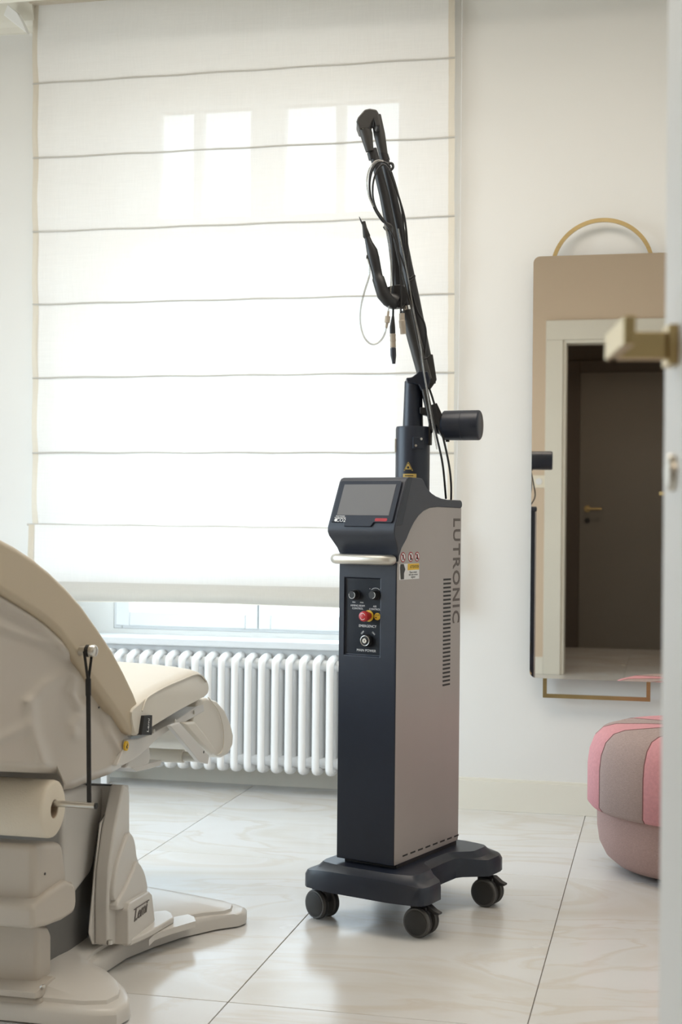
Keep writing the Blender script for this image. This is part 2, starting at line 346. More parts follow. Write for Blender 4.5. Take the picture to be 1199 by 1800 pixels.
# cornice on the window wall, soffit in front of it, plaster corner piece
zc = PY(20, 62, YW).z
b = BM()
prism(b, [Vector((XL, YW, zc)), Vector((XL, YW-.018, zc)), Vector((XL, YW-.024, zc+.02)), Vector((XL, YW-.04, zc+.035)), Vector((XL, YW-.055, zc+.075)), Vector((XL, YW-.06, ZC)), Vector((XL, YW, ZC))], (NX0-.075-XL, 0, 0))
struct('trim_3', b, 'trim', ang=25)
zs = PY(30, 4.5, 4.45).z
b = BM(); box(b, XL, XR, 4.30, 4.45, zs, ZC); struct('trim_4', b, 'trim', bevel=.004)
a0, a1 = PY(14, 8, 4.62), PY(52, 58, 4.80)
b = BM(); prism(b, [PY(6, 26, 4.72), PY(13, 8, 4.72), PY(30, 22, 4.72), PY(40, 40, 4.72), PY(47, 58, 4.72), PY(26, 42, 4.72)], (0, .03, 0)); struct('trim_5', b, 'radiator', bevel=.003)

# window_1
YWN = YN+.03
wn = thing('window_1', None, None, ((WX0+WX1)/2, YN, WZ0), kind='structure')
def bar(bm, x0, x1, z0, z1, y0=YWN, y1=YWN+.05): box(bm, x0, x1, y0, y1, z0, z1)
fw = .035
zt0, zt1 = PY(350, 410, YWN).z, PY(350, 388, YWN).z
b = BM(); bar(b, WX0, WX0+fw, WZ0, WZ1, YN, YN+.09); bar(b, WX1-fw, WX1, WZ0, WZ1, YN, YN+.09); bar(b, WX0+fw, WX1-fw, WZ0, WZ0+.02, YN, YN+.09); bar(b, WX0+fw, WX1-fw, WZ1-.05, WZ1, YN, YN+.09); bar(b, WX0+fw, WX1-fw, zt0, zt1, YN, YN+.09)
obj('frame', b, 'winwhite', wn, bevel=.004)
WM = (WX0+WX1)/2
for s, (px0, px1) in ((-1, (232, 440)), (1, (482, None))):
    x0, x1 = (WX0+.012, WM-.002) if s < 0 else (WM+.002, WX1-.012)
    gx0 = x0+(.055 if s < 0 else .047); gx1 = x1-(.047 if s < 0 else .055)
    gz0, gz1 = PY(330, 1076, YWN).z, zt0-.045
    b = BM(); bar(b, x0, gx0, WZ0+.012, zt0-.004, YN-.012, YN+.045); bar(b, gx1, x1, WZ0+.012, zt0-.004, YN-.012, YN+.045); bar(b, gx0, gx1, WZ0+.012, gz0, YN-.012, YN+.045); bar(b, gx0, gx1, gz1, zt0-.004, YN-.012, YN+.045)
    sash = obj('casement', b, 'winwhite', wn, bevel=.004)
    b = BM(); bar(b, gx0-.01, gx1+.01, gz0-.01, gz1+.01, YN+.012, YN+.016); obj('pane', b, 'glass', sash, smooth=False)
    b = BM(); zz = gz0+.02
    for q in (.3, .75): cyl(b, (x0+.006 if s < 0 else x1-.006, YN-.016, WZ0+.03+q), (x0+.006 if s < 0 else x1-.006, YN-.016, WZ0+.12+q), .007, n=12)
    obj('hinge', b, 'winwhite', sash)
# upper lights: four bright panes
ups = [(280, 340), (355, 440), (500, 590), (605, 700)]
uz0, uz1 = PY(400, 386, YWN).z+.012, PY(400, 180, YWN).z
xs = [(PY(a, 280, YWN).x, PY(c, 280, YWN).x) for a, c in ups]
edges = [WX0+fw]+[e for p in xs for e in p]+[WX1-fw]
b = BM()
for k in range(0, len(edges), 2): 
    if edges[k+1] > edges[k]: bar(b, edges[k], edges[k+1], zt1, WZ1-.05)
for p in xs: bar(b, p[0], p[1], zt1, uz0); bar(b, p[0], p[1], uz1, WZ1-.05)
obj('transom', b, 'winwhite', wn, bevel=.003)
for p in xs:
    b = BM(); bar(b, p[0]-.004, p[1]+.004, uz0-.004, uz1+.004, YWN+.02, YWN+.024); obj('pane', b, 'glass', wn, smooth=False)
# sill
zs1 = PY(350, 1122, 4.93).z; 
b = BM(); box(b, NX0+.001, NX1-.001, 4.90, YN+.001, zs1-.028, zs1); box(b, NX0+.001, NX1-.001, 4.93, YN+.001, zs1-.075, zs1-.028); struct('trim_6', b, 'winwhite', bevel=.006)

# ================================================================== ROMAN BLIND
def bx_l(z): return -2.272+.018*(2.862-z)/1.9
def bx_r(z): return -.722+.014*(2.862-z)/1.9
seams = [2.862, 2.556, 2.285, 2.0165, 1.7525, 1.4855, 1.213, .952]
bl = thing('roman_blind', 'tall sheer linen roman blind drawn down over the window', 'blind', (-1.49, 4.80, .67))
YB = 4.795
def bprof(zt, zb, t, bulge=.010):    # y offset of the cloth between two seams
    return -bulge*(math.sin(PI*t**1.5))
def cloth(name, zt, zb, mm, xa, xb, nx=40, nz=10, dy=0, bulge=.010, seed=0, par=bl, thick=0):
    rnd = random.Random(seed); ph = [rnd.uniform(0, 6) for _ in range(4)]
    b = BM(); rows = []
    for j in range(nz+1):
        t = j/nz; z = zt+(zb-zt)*t; r = []
        for i in range(nx+1):
            s = i/nx; x = xa(z)+(xb(z)-xa(z))*s
            wv = .0016*math.sin(s*17+ph[0])+.0012*math.sin(s*41+ph[1])
            zz = z+(0 if j == 0 else .0022*math.sin(s*9+ph[2])*t)
            r.append(b.verts.new((x, YB+dy+bprof(zt, zb, t, bulge)+wv*math.sin(PI*t), zz)))
        rows.append(r)
    for p, q in zip(rows, rows[1:]):
        for i in range(nx): b.faces.new((p[i], p[i+1], q[i+1], q[i]))
    return obj(name, b, mm, par, ang=80)
for k, (zt, zb) in enumerate(zip(seams, seams[1:])):
    cloth('cloth_panel', zt, zb, 'linen', lambda z: bx_l(z)+.021, lambda z: bx_r(z)-.021, seed=k)
cloth('cloth_panel', seams[-1], .742, 'linen', lambda z: bx_l(z)-.004, lambda z: bx_r(z)+.002, dy=-.020, bulge=.006, seed=11)
cloth('cloth_panel', .80, .700, 'linen', lambda z: bx_l(z)-.004, lambda z: bx_r(z)+.002, dy=.004, bulge=.004, seed=15)
cloth('bottom_hem', .748, .682, 'linen_seam', lambda z: bx_l(z)-.006, lambda z: bx_r(z)+.004, dy=-.028, bulge=.012, seed=12)
cloth('bottom_hem', .752, .678, 'linen_hem', lambda z: bx_l(z)-.006, lambda z: bx_r(z)+.004, dy=-.006, bulge=-.004, seed=13)
for sgn in (0, 1):
    for zt, zb in list(zip(seams, seams[1:]))+[(seams[-1], .745)]:
        low = zb < .8; e = -.006 if low and not sgn else (.004 if low else 0); dy = -.022 if low else -.001
        if sgn == 0: cloth('side_hem', zt, zb, 'linen_hem', lambda z: bx_l(z)+e, lambda z: bx_l(z)+.022+e, nx=2, dy=dy, seed=3)
        else: cloth('side_hem', zt, zb, 'linen_hem', lambda z: bx_r(z)-.022+e, lambda z: bx_r(z)+e, nx=2, dy=dy, seed=3)
for k, z in enumerate(seams[1:]):
    b = BM(); e = .014 if k == 6 else 0
    pts = [Vector((bx_l(z)-e+(bx_r(z)+e*.3-bx_l(z)+e)*i/24, YB-.004-(.012 if k == 6 else 0), z+.0012*math.sin(i*1.3+k))) for i in range(25)]
    rod(b, pts, .0028 if k != 6 else .0036, 8); obj('rod_pocket', b, 'linen_seam', bl)
b = BM(); box(b, bx_l(2.86)-.004, bx_r(2.86)+.004, YB-.03, YB+.02, 2.842, 2.857); obj('headrail', b, 'linen_hem', bl, bevel=.003)
b = BM(); x_ = PY(808, 500, 4.79).x; rod(b, [(x_-.001, 4.79, 2.84), (x_+.001, 4.79, 2.0), (x_-.001, 4.79, 1.4), (x_-.006, 4.79, 1.0)], .0012, 6); obj('pull_cord', b, 'white', bl)

# ================================================================== RADIATOR
rd = thing('radiator', 'white column radiator under the window behind the treatment chair', 'radiator', (-1.45, 4.93, 0))
PT = .0497; RX1 = NX1-.03; zt_, zb_ = PY(560, 1156, 4.845).z, PY(560, 1364, 4.845).z
nsec = int((NX1-NX0-.10)/PT); sec_mesh = None
def section(bm):
    # one radiator section around x=0: three tubes deep, rounded headers top and bottom
    ys = [.0, .062, .124]; r = .0135
    for k, y in enumerate(ys):
        rod(bm, [(0, y, zb_+.03), (0, y, zt_-.045)], r*1.0, 14, cap=False)
    n = 12
    for zc_, sg in ((zt_-.045, 1), (zb_+.03, -1)):
        h_ = .032 if sg > 0 else .020
        rod(bm, spline([(0, 0, zc_-sg*.002), (0, .002, zc_+sg*h_*.55), (0, .016, zc_+sg*h_*.92), (0, .062, zc_+sg*(h_+.004)), (0, .108, zc_+sg*h_*.92), (0, .122, zc_+sg*h_*.55), (0, .124, zc_-sg*.002)], 4), r, 14, cap=False)
        rod(bm, [(0, .062, zc_+sg*h_), (0, .062, zc_-sg*.002)], r, 14, cap=False)
    # hub rings joining neighbours
    for y in (.062,):
        cyl(bm, (-PT/2, y, zt_-.035), (PT/2, y, zt_-.035), .020, n=14); cyl(bm, (-PT/2, y, zb_+.035), (PT/2, y, zb_+.035), .020, n=14)
for k in range(nsec):
    x = RX1-.03-k*PT
    if sec_mesh is None:
        b = BM(); section(b); o = obj('radiator_section', b, 'radiator', rd, local=True, ang=60); sec_mesh = o
    else: o = sec_mesh.copy(); COL.objects.link(o); o.parent = rd
    o.location = (x+1.45, 4.845-4.93, 0)
for x in (NX0+.18, NX1-.22): b = BM(); box(b, x-.012, x+.012, 4.90, 4.93, -.002, zb_+.03); obj('radiator_foot', b, 'radiator', rd, bevel=.002)

# ================================================================== LASER MACHINE
TH = math.radians(-19.2); MO = Vector((-.6546, 3.5538, 0)); EX = Vector((math.cos(TH), math.sin(TH), 0)); EY = Vector((-math.sin(TH), math.cos(TH), 0))
mc = thing('laser_machine', 'navy and champagne medical laser machine on casters with black articulated arm', 'medical laser', MO, TH)
def L(x, y, z): return MO+EX*x+EY*y+UP*z
# chassis
cx = .018
half = [(0, -.236), (.085, -.236), (.130, -.230), (.165, -.222), (.176, -.212), (.181, -.19), (.180, -.135), (.172, -.122), (.125, -.083), (.114, -.066), (.112, 0)]
full = half+[(x, -y) for x, y in half[::-1][1:]]
full = [(x*.95, y*.99) for x, y in full]
outl = full+[(-x, y) for x, y in full[::-1][1:-1]]
def chz(x, y, base, hi): 
    k = max(0, min(1, (abs(x)-.10)/.08)); return hi*(1-k)+base*k
b = BM(); rings = []
for sc, zf in ((1.0, lambda x, y: .083), (1.0, lambda x, y: chz(x, y, .112, .122)), (.972, lambda x, y: chz(x, y, .122, .133)), (.86, lambda x, y: chz(x, y, .128, .139)), (.78, lambda x, y: .145)):
    rings.append([b.verts.new((x*sc+cx, y*(1-(1-sc)*.55), zf(x, y))) for x, y in outl])
b.faces.new(rings[0]); b.faces.new(rings[-1][::-1]); n = len(outl)
for p, q in zip(rings, rings[1:]):
    for i in range(n): b.faces.new((p[i], p[(i+1) % n], q[(i+1) % n], q[i]))
obj('chassis', b, 'navy', mc, local=True, ang=30)
b = BM(); box(b, -.074+cx*.3, .074+cx*.3, -.155, .155, .140, .160); obj('chassis_plinth', b, 'black', mc, local=True)
# casters
for (lx, ly, ang, br) in ((-.124, -.17, 47, 0), (.155, -.168, 32, 1), (.168, .160, 32, 1), (-.132, .165, 40, 0)):
    a_dir = T+math.radians(0)   # camera yaw
    ax = (-F0*math.cos(math.radians(ang))-R0*math.sin(math.radians(ang))).normalized()      # wheel axle, towards the left front
    axl = Vector((ax.dot(EX), ax.dot(EY), 0)); sd = Vector((-axl.y, axl.x, 0)); C = Vector((lx, ly, .036))
    b = BM(); cyl(b, C+Vector((0, 0, .028)), C+Vector((0, 0, .052)), .013, n=20)
    obox(b, C+Vector((0, 0, .022)), axl, sd, Vector((0, 0, 1)), .016, .022, .016)
    fk = obj('caster', b, 'black', mc, local=True, bevel=.003)
    for s in (1, -1):
        b = BM(); stack(b, C+axl*(s*.013), axl*s, [(-.004, .020), (-.004, .0335), (-.001, .036), (.010, .036), (.014, .0335)], 40); obj('wheel', b, 'rimgrey', fk, local=True)
        b = BM(); stack(b, C+axl*(s*.0268), axl*s, [(-.003, .030), (.0012, .0295), (.0026, .024), (.0030, .004)], 36); obj('wheel_hub', b, 'hubgrey', fk, local=True)
        b = BM(); stack(b, C+axl*(s*.013), axl*s, [(.000, .0364), (.007, .0364)], 40); obj('tyre', b, 'blackrub', fk, local=True)
    if br:
        b = BM(); q = sd if sd.x > 0 else -sd
        pr = [(-.012, .040), (.022, .042), (.040, .030), (.052, .026), (.051, .021), (.036, .021), (.018, .030), (-.012, .032)]
        prism(b, [C+q*a+Vector((0, 0, z))-axl*.009 for a, z in pr], axl*.018); obj('brake_tab', b, 'black', fk, local=True, bevel=.0015)
# body core, front cover with a recess, side panels
b = BM(); box(b, -.0775, .0775, -.160, .158, .158, 1.02); obj('body_core', b, 'navy', mc, local=True, bevel=.004)
def plate_hole(bm, x0, x1, z0, z1, hx0, hx1, hz0, hz1, yf, yb, yd):
    V = bm.verts.new
    o = [V((x, yf, z)) for x, z in ((x0, z0), (x1, z0), (x1, z1), (x0, z1))]; h = [V((x, yf, z)) for x, z in ((hx0, hz0), (hx1, hz0), (hx1, hz1), (hx0, hz1))]
    k = [V((v.co.x, yb, v.co.z)) for v in o]; d = [V((v.co.x, yd, v.co.z)) for v in h]
    for i in range(4):
        j = (i+1) % 4; bm.faces.new((o[i], o[j], h[j], h[i])); bm.faces.new((o[i], k[i], k[j], o[j])); bm.faces.new((h[i], h[j], d[j], d[i]))
    bm.faces.new(d); bm.faces.new(k[::-1])
b = BM(); plate_hole(b, -.0815, .0815, .154, .884, -.066, .0355, .6555, .8445, -.1735, -.150, -.1675)
obj('front_cover', b, 'navy', mc, local=True, bevel=.0028)
b = BM(); box(b, -.0655, .035, -.1675, -.1655, .656, .844); cp = obj('control_panel', b, 'panelnavy', mc, local=True)
curve = [(-.170, .870), (-.1665, .900), (-.159, .921), (-.147, .942), (-.128, .963), (-.105, .982), (-.078, .998), (-.048, 1.010), (-.012, 1.0185), (.030, 1.021), (.100, 1.020), (.160, 1.019)]
for s in (1, -1):
    b = BM(); pts = [(-.1715, .156)]+curve+[(.160, .156)]
    pts = [(-.1715, .156), (-.1715, .870)]+curve[1:]+[(.160, .165), (.157, .156)]
    prism(b, [Vector((s*.0765, y, z)) for y, z in pts], (s*.006, 0, 0)); sp = obj('side_panel', b, 'silver', mc, local=True, bevel=.0012, seg=2)
    for k in range(27):
        z = .836-k*(.836-.567)/26
        b = BM(); pr = [Vector((s*.0822, .064+.0015*k/26, z-.0024)), Vector((s*.0822, .105, z-.0024)), Vector((s*.0822, .105, z+.0024)), Vector((s*.0822, .064, z+.0024))]
        prism(b, pr, (s*.0006, 0, 0)); obj('vent_slot', b, 'blackprint', sp, local=True, smooth=False)
    for k in range(8):
        y = -.133+k*.0385; z = .1715-.0004*k
        b = BM(); prism(b, [Vector((s*.0822, y, z-.002)), Vector((s*.0822, y+.025, z-.002)), Vector((s*.0822, y+.025, z+.002)), Vector((s*.0822, y, z+.002))], (s*.0006, 0, 0)); obj('vent_slot', b, 'blackprint', sp, local=True, smooth=False)
    if s > 0:
        t = text('maker_name', 'LUTRONIC', .0545, 'greyprint', sp, basis((.0828, .1340, .855), (0, 0, -1), (0, 1, 0)), xs=1.0, space=1.16, bold=.0009, label='large grey vertical lettering')
        mx = max(v.co.z for v in t.data.vertices); mn = min(v.co.z for v in t.data.vertices); ymx = max(v.co.y for v in t.data.vertices); ymn = min(v.co.y for v in t.data.vertices)
        for v in t.data.vertices: v.co.z = .722+(v.co.z-mn)/(mx-mn)*.270; v.co.y = .1155+(v.co.y-ymn)/(ymx-ymn)*.0385
        # round prohibition stickers
        for q, yy in enumerate((-.145, -.107, -.075)):
            z = .8975; r_ = .0125 if q < 2 else .0120
            b = BM(); stack(b, (.0824, yy, z), (1, 0, 0), [(0, r_), (.0004, r_)], 28); st = obj('warning_sticker', b, 'redlabel', sp, local=True)
            b = BM(); stack(b, (.0828, yy, z), (1, 0, 0), [(0, r_*.80), (.0002, r_*.80)], 28); obj('sticker_face', b, 'white', sp, local=True)
            b = BM(); sh = [[(-.004, -.007), (-.001, -.007), (0, 0), (.003, -.007), (.006, -.006), (.003, .002), (.002, .007), (-.003, .006)], [(-.003, -.008), (.003, -.008), (.004, .002), (.001, .008), (-.004, .003)], [(-.006, -.006), (.006, -.007), (.002, .007), (-.001, .007)]][q]
            prism(b, [Vector((.0830, yy+a_, z+c_)) for a_, c_ in sh], (.0002, 0, 0)); obj('pictogram', b, 'blackprint', sp, local=True)
            b = BM(); prism(b, [Vector((.0832, yy+a_, z+c_)) for a_, c_ in ((-.008, .006), (-.006, .008), (.008, -.006), (.006, -.008))], (.0002, 0, 0)); obj('red_slash', b, 'redlabel', sp, local=True)
        b = BM(); box(b, .0822, .0828, -.163, -.064, .843, .8815); at = obj('attention_sticker', b, 'white', sp, local=True)
        b = BM(); box(b, .0828, .0830, -.122, -.065, .8655, .881); obj('sticker_band', b, 'yellow', sp, local=True)
        b = BM(); prism(b, [Vector((.0829, y, z)) for y, z in ((-.160, .872), (-.158, .881), (-.142, .881), (-.134, .868), (-.140, .858), (-.140, .844), (-.156, .844))], (.0002, 0, 0)); obj('sticker_figure', b, 'darkgrey', sp, local=True)
        text('sticker_text', 'ATTENTION', .0105, 'blackprint', sp, basis((.0831, -.088, .873), (0, 1, 0), (0, 0, 1)), ext=.0001, xs=.75)
        for q, s_ in enumerate(('Please contact', 'with your service', 'engineer')):
            text('sticker_text', s_, .0075, 'blackprint', sp, basis((.0829, -.094, .860-.0058*q), (0, 1, 0), (0, 0, 1)), ext=.0001, xs=.85)
# console shell
prof = [(-.168, .880), (-.170, .902), (-.178, .918), (-.192, .934), (-.204, .947), (-.2095, .958), (-.2085, .969), (-.181, 1.028), (-.1565, 1.080), (-.150, 1.088), (-.140, 1.0915), (-.068, 1.0915), (-.057, 1.090), (-.047, 1.084), (-.036, 1.074), (-.022, 1.0640), (-.003, 1.0550), (.020, 1.0480), (.050, 1.0425), (.085, 1.0400), (.155, 1.0395), (.1615, 1.036), (.164, 1.029), (.162, 1.0215), (.156, 1.0185)]
inner = [(.100, 1.0195), (.030, 1.0205), (-.012, 1.0180), (-.048, 1.0095), (-.078, .9975), (-.105, .9815), (-.128, .9625), (-.147, .9415), (-.158, .9200), (-.1640, .8995)]
def hw(y, z):     # half width: wider at the screen, waisted at the neck
    k = max(0, min(1, (z-.905)/.045)) if y < -.1 else 1
    k2 = max(0, min(1, (-y-.03)/.12))
    return .0835+.0115*k*k2
b = BM(); pr = prof+inner; n = len(pr)
A = [b.verts.new((-hw(y, z), y, z)) for y, z in pr]; B_ = [b.verts.new((hw(y, z), y, z)) for y, z in pr]
b.faces.new(A); b.faces.new(B_[::-1])
for i in range(n): b.faces.new((A[i], B_[i], B_[(i+1) % n], A[(i+1) % n]))
con = obj('console', b, 'navy2', mc, local=True, bevel=.006, seg=4, ang=48)
# screen unit in the tilted plane
pb, pt_ = Vector((0, -.2088, .967)), Vector((0, -.1555, 1.082)); vv = (pt_-pb).normalized(); nn = Vector((0, -vv.z, vv.y)); ux = Vector((1, 0, 0)); H = (pt_-pb).length
def SP(u, v, d=0): return pb+ux*u+vv*v+nn*d
b = BM(); prism(b, [SP(*q) for q in ((-.086, .014), (-.050, .014), (-.046, .003), (.030, .003), (.036, .014), (.084, .014), (.087, .018), (.087, .122), (.083, .126), (-.084, .126), (-.088, .122), (-.088, .018))], nn*.005)
sc_ = obj('screen_bezel', b, 'navy', mc, local=True, bevel=.0015)
b = BM(); v0 = .032; v1 = .115
prism(b, [SP(-.0735, v0, .0045), SP(.0735, v0, .0045), SP(.0735, v1, .0045), SP(-.0735, v1, .0045)], nn*.0009); obj('screen', b, 'screen', sc_, local=True)
b = BM(); prism(b, [SP(*q, .005) for q in ((.040, .0165), (.070, .0165), (.072, .0185), (.072, .0225), (.070, .0245), (.040, .0245), (.038, .0225), (.038, .0185))], nn*.0004); obj('red_label', b, 'redlabel', sc_, local=True)
b = BM(); stack(b, SP(-.0725, .0185, .005), nn, [(0, .0042), (.0004, .0042)], 20); obj('logo_dot', b, 'white', sc_, local=True)
text('model_name', 'CO2', .0135, 'white', sc_, basis(SP(-.0575, .0180, .0052), ux, vv), ext=.0002)
text('model_name', 'FRACTIONAL', .0044, 'white', sc_, basis(SP(-.062, .0290, .0052), ux, vv), ext=.0002)
text('model_name', 'WORKSTATION', .0044, 'white', sc_, basis(SP(-.062, .0248, .0052), ux, vv), ext=.0002)
# right wing fin of the console beside the bezel
b = BM(); prism(b, [Vector((.089, y, z)) for y, z in ((-.202, .972), (-.148, 1.088), (-.140, 1.0915), (-.120, 1.0915), (-.170, .975))], (.006, 0, 0)); obj('console_cheek', b, 'navy', mc, local=True, bevel=.002)
# handle
b = BM(); rod(b, [(-.076, -.172, .891), (-.0835, -.180, .891), (-.0835, -.188, .891), (-.074, -.194, .891), (.052, -.194, .891), (.066, -.190, .891), (.0705, -.180, .891), (.064, -.170, .891)], .0124, 20)
hd = obj('front_handle', b, 'satin', mc, local=True, ang=80)
# control panel fittings  (panel plane y=-.1675)
yp = -.1675
def knob(name, x, z, r, h, m1, parent): 
    b = BM(); stack(b, (x, yp, z), (0, -1, 0), [(0, r*1.12), (.002, r*1.12), (.003, r), (h-.002, r*.94), (h, r*.84)], 32); return obj(name, b, m1, parent, local=True)
k1 = knob('aiming_knob', -.0375, .803, .0115, .017, 'black', cp); k2 = knob('air_knob', .0200, .805, .0115, .017, 'black', cp)
for kk, x, z in ((k1, -.0375, .803), (k2, .0200, .805)):
    b = BM()
    for a0_, a1_ in ((-200, 60),):
        pts = [Vector((x+.0085*math.cos(math.radians(a)), yp-.0172, z+.0085*math.sin(math.radians(a)))) for a in range(a0_+(120 if kk is k2 else 0), a1_, 12)]
        rod(b, pts, .0006, 6)
    obj('dial_mark', b, 'white', kk, local=True)
b = BM(); rod(b, [Vector((.0200+.0165*math.cos(math.radians(a)), yp-.0003, .805+.0165*math.sin(math.radians(a)))) for a in range(45, 136, 9)], .0007, 6); obj('dial_arc', b, 'white', cp, local=True)
b = BM(); stack(b, (.0010, yp, .753), (0, -1, 0), [(0, .0140), (.0012, .0140)], 36); obj('emergency_ring', b, 'yellow', cp, local=True)
b = BM(); stack(b, (.0010, yp, .753), (0, -1, 0), [(0, .009), (.012, .009), (.014, .0125), (.022, .0130), (.027, .0118), (.029, .008)], 36); em = obj('emergency_button', b, 'red', cp, local=True)
b = BM(); rod(b, [Vector((.0010+.0070*math.cos(math.radians(a)), yp-.0288, .753+.0078*math.sin(math.radians(a)))) for a in list(range(20, 160, 14))], .0006, 6); rod(b, [Vector((.0010+.0070*math.cos(math.radians(a)), yp-.0288, .753+.0078*math.sin(math.radians(a)))) for a in list(range(200, 340, 14))], .0006, 6); obj('arrow_mark', b, 'white', em, local=True)
b = BM(); stack(b, (.0255, yp, .7525), (0, -1, 0), [(0, .0088), (.0006, .0088)], 30); yl = obj('round_label', b, 'yellow', cp, local=True)
text('label_text', 'STOP', .0050, 'blackprint', yl, basis((.0255, yp-.0008, .7560), (1, 0, 0), (0, 0, 1)), ext=.0001)
b = BM(); box(b, .0200, .0235, yp-.0009, yp, .7485, .7510); obj('label_mark', b, 'blackprint', yl, local=True)
b = BM(); stack(b, (-.0020, yp, .6930), (0, -1, 0), [(0, .0150), (.010, .0150), (.012, .0135)], 36); ks = obj('key_switch', b, 'black', cp, local=True)
b = BM(); rod(b, [Vector((-.0020+.0120*math.cos(2*PI*a/36), yp-.0123, .6930+.0120*math.sin(2*PI*a/36))) for a in range(37)], .0009, 8); obj('switch_ring', b, 'steel', ks, local=True)
b = BM(); stack(b, (-.0020, yp-.012, .6930), (0, -1, 0), [(0, .0062), (.003, .0058)], 24); obj('lock_barrel', b, 'steel', ks, local=True)
b = BM(); box(b, -.0027, -.0013, yp-.0156, yp-.015, .6905, .6955); obj('key_slot', b, 'black', ks, local=True)
def lab(s_, x, z, size=.0066): text('panel_text', s_, size, 'white', cp, basis((x, yp-.0002, z), (1, 0, 0), (0, 0, 1)), ext=.0001)
lab('AIMING BEAM', -.0310, .7765); lab('CONTROL', -.0310, .7695); lab('AIR', .0180, .7765); lab('CONTROL', .0180, .7695); lab('EMERGENCY', -.0020, .7275, .0088); lab('MAIN POWER', -.0050, .6680, .0088)
lab('MIN', -.0420, .7845, .0048); lab('MAX', -.0190, .7845, .0048); lab('-', .0035, .8200, .010); lab('+', .0350, .8200, .010)
text('panel_text', 'OFF', .0060, 'white', cp, basis((-.0160, yp-.0002, .7115), (1, 0, .9), (-.9, 0, 1)), ext=.0001); text('panel_text', 'ON', .0060, 'white', cp, basis((.0150, yp-.0002, .7110), (1, 0, -.9), (.9, 0, 1)), ext=.0001)
# rear fittings: latch, hook, drain tube
b = BM(); box(b, .050, .066, .158, .166, .44, .485); obj('rear_latch', b, 'black', mc, local=True, bevel=.002)
b = BM(); rod(b, [(.055, .157, .358), (.055, .176, .358)], .004, 12); stack(b, (.055, .176, .358), (0, 1, 0), [(0, .006), (.006, .007), (.010, .004)], 16); obj('rear_fitting', b, 'brass', mc, local=True)
b = BM(); tube(b, [L(.055, .160, .372), L(.055, .174, .366), L(.055, .177, .34), L(.055, .177, .26), L(.055, .168, .22), L(.055, .170, .18), L(.055, .160, .155)], .0035); obj('rear_hose', b, 'cardboard', mc)
b = BM(); cyl(b, (.060, .160, .158), (.060, .160, .180), .006, n=12); obj('rear_plug', b, 'black', mc, local=True)
# column
b = BM(); stack(b, (0, .045, 1.03), (0, 0, 1), [(0, .044), (.19, .044), (.196, .042)], 48); colu = obj('column', b, 'navy', mc, local=True)
b = BM(); stack(b, (0, .045, 1.222), (0, 0, 1), [(0, .040), (.004, .040), (.005, .0262), (.12, .0225), (.122, .0200)], 40); obj('column_sleeve', b, 'navy', mc, local=True)
cf = (-F0).dot(EX), (-F0).dot(EY); dv = Vector((cf[0], cf[1], 0)).normalized()
rot = lambda a: Matrix.Rotation(a, 3, 'Z') @ dv
cc = Vector((0, .045, 0))
def on_col(a, z, r=.0442): q = rot(a); return cc+q*r+Vector((0, 0, z)), q
for nm, mt, tri in (('warning_triangle', 'yellowdull', 1.0), ('triangle_border', 'blackprint', .84), ('triangle_face', 'yellowdull', .68)):
    b = BM(); pts = []; ds = .0003*{1.0: 1, .84: 2, .68: 3}[tri]
    for du, dz in ((-.0125, -.0105), (.0125, -.0105), (.0012, .0115), (-.0012, .0115)):
        p, q = on_col(-.30+du*tri/.044, 1.1235-.001+dz*tri, .0440+ds); pts.append(p)
    prism(b, pts, rot(-.30)*.0005); obj(nm, b, mt, colu, local=True)
p, q = on_col(-.30, 1.1205, .0454); b = BM(); stack(b, p, q, [(0, .0032), (.0004, .0032)], 8); obj('laser_symbol', b, 'blackprint', colu, local=True)
b = BM(); q0 = rot(-.30)
ring = [on_col(-.62+i*.10, 0, .0443)[0] for i in range(9)]
for p, q in zip(ring, ring[1:]):
    f_ = [b.verts.new(p+Vector((0, 0, 1.0945))), b.verts.new(q+Vector((0, 0, 1.0945))), b.verts.new(q+Vector((0, 0, 1.1045))), b.verts.new(p+Vector((0, 0, 1.1045)))]; b.faces.new(f_)
obj('warning_strip', b, 'yellowdull', colu, local=True)
b = BM(); ring = [on_col(-.50+i*.10, 0, .0446)[0] for i in range(6)]
for p, q in zip(ring, ring[1:]): b.faces.new([b.verts.new(p+Vector((0, 0, 1.0985))), b.verts.new(q+Vector((0, 0, 1.0985))), b.verts.new(q+Vector((0, 0, 1.1005))), b.verts.new(p+Vector((0, 0, 1.1005)))])
obj('strip_print', b, 'blackprint', colu, local=True)
p, q = on_col(.27, 1.183, .043); b = BM(); tz = Vector((-q.y, q.x, 0)); obox(b, p, q, tz, Vector((0, 0, 1)), .003, .0145, .0150); lk = obj('lock_plate', b, 'navy', colu, local=True, bevel=.001)
for da, dz in ((.43, .010), (.12, -.007)):
    p, q = on_col(da, 1.183+dz, .046); b = BM(); stack(b, p, q, [(0, .0035), (.002, .003)], 16); obj('screw', b, 'steel', colu, local=True)
p, q = on_col(1.25, 1.205, .046); b = BM(); obox(b, p+Vector((0, 0, 0)), q, Vector((-q.y, q.x, 0)), Vector((0, 0, 1)), .003, .008, .026); obj('column_clip', b, 'black', colu, local=True, bevel=.001)
p, q = on_col(-1.45, 1.178, .0445); b = BM(); obox(b, p, q, Vector((-q.y, q.x, 0)), Vector((0, 0, 1)), .003, .006, .017); obj('column_stop', b, 'satin', colu, local=True, bevel=.001)
# arm, in the plane at the column's depth
DA = 3.63
def A_(x, y, d=0): return PD(x, y, DA+d)
PXM = DA/2500.0      # metres per pixel here
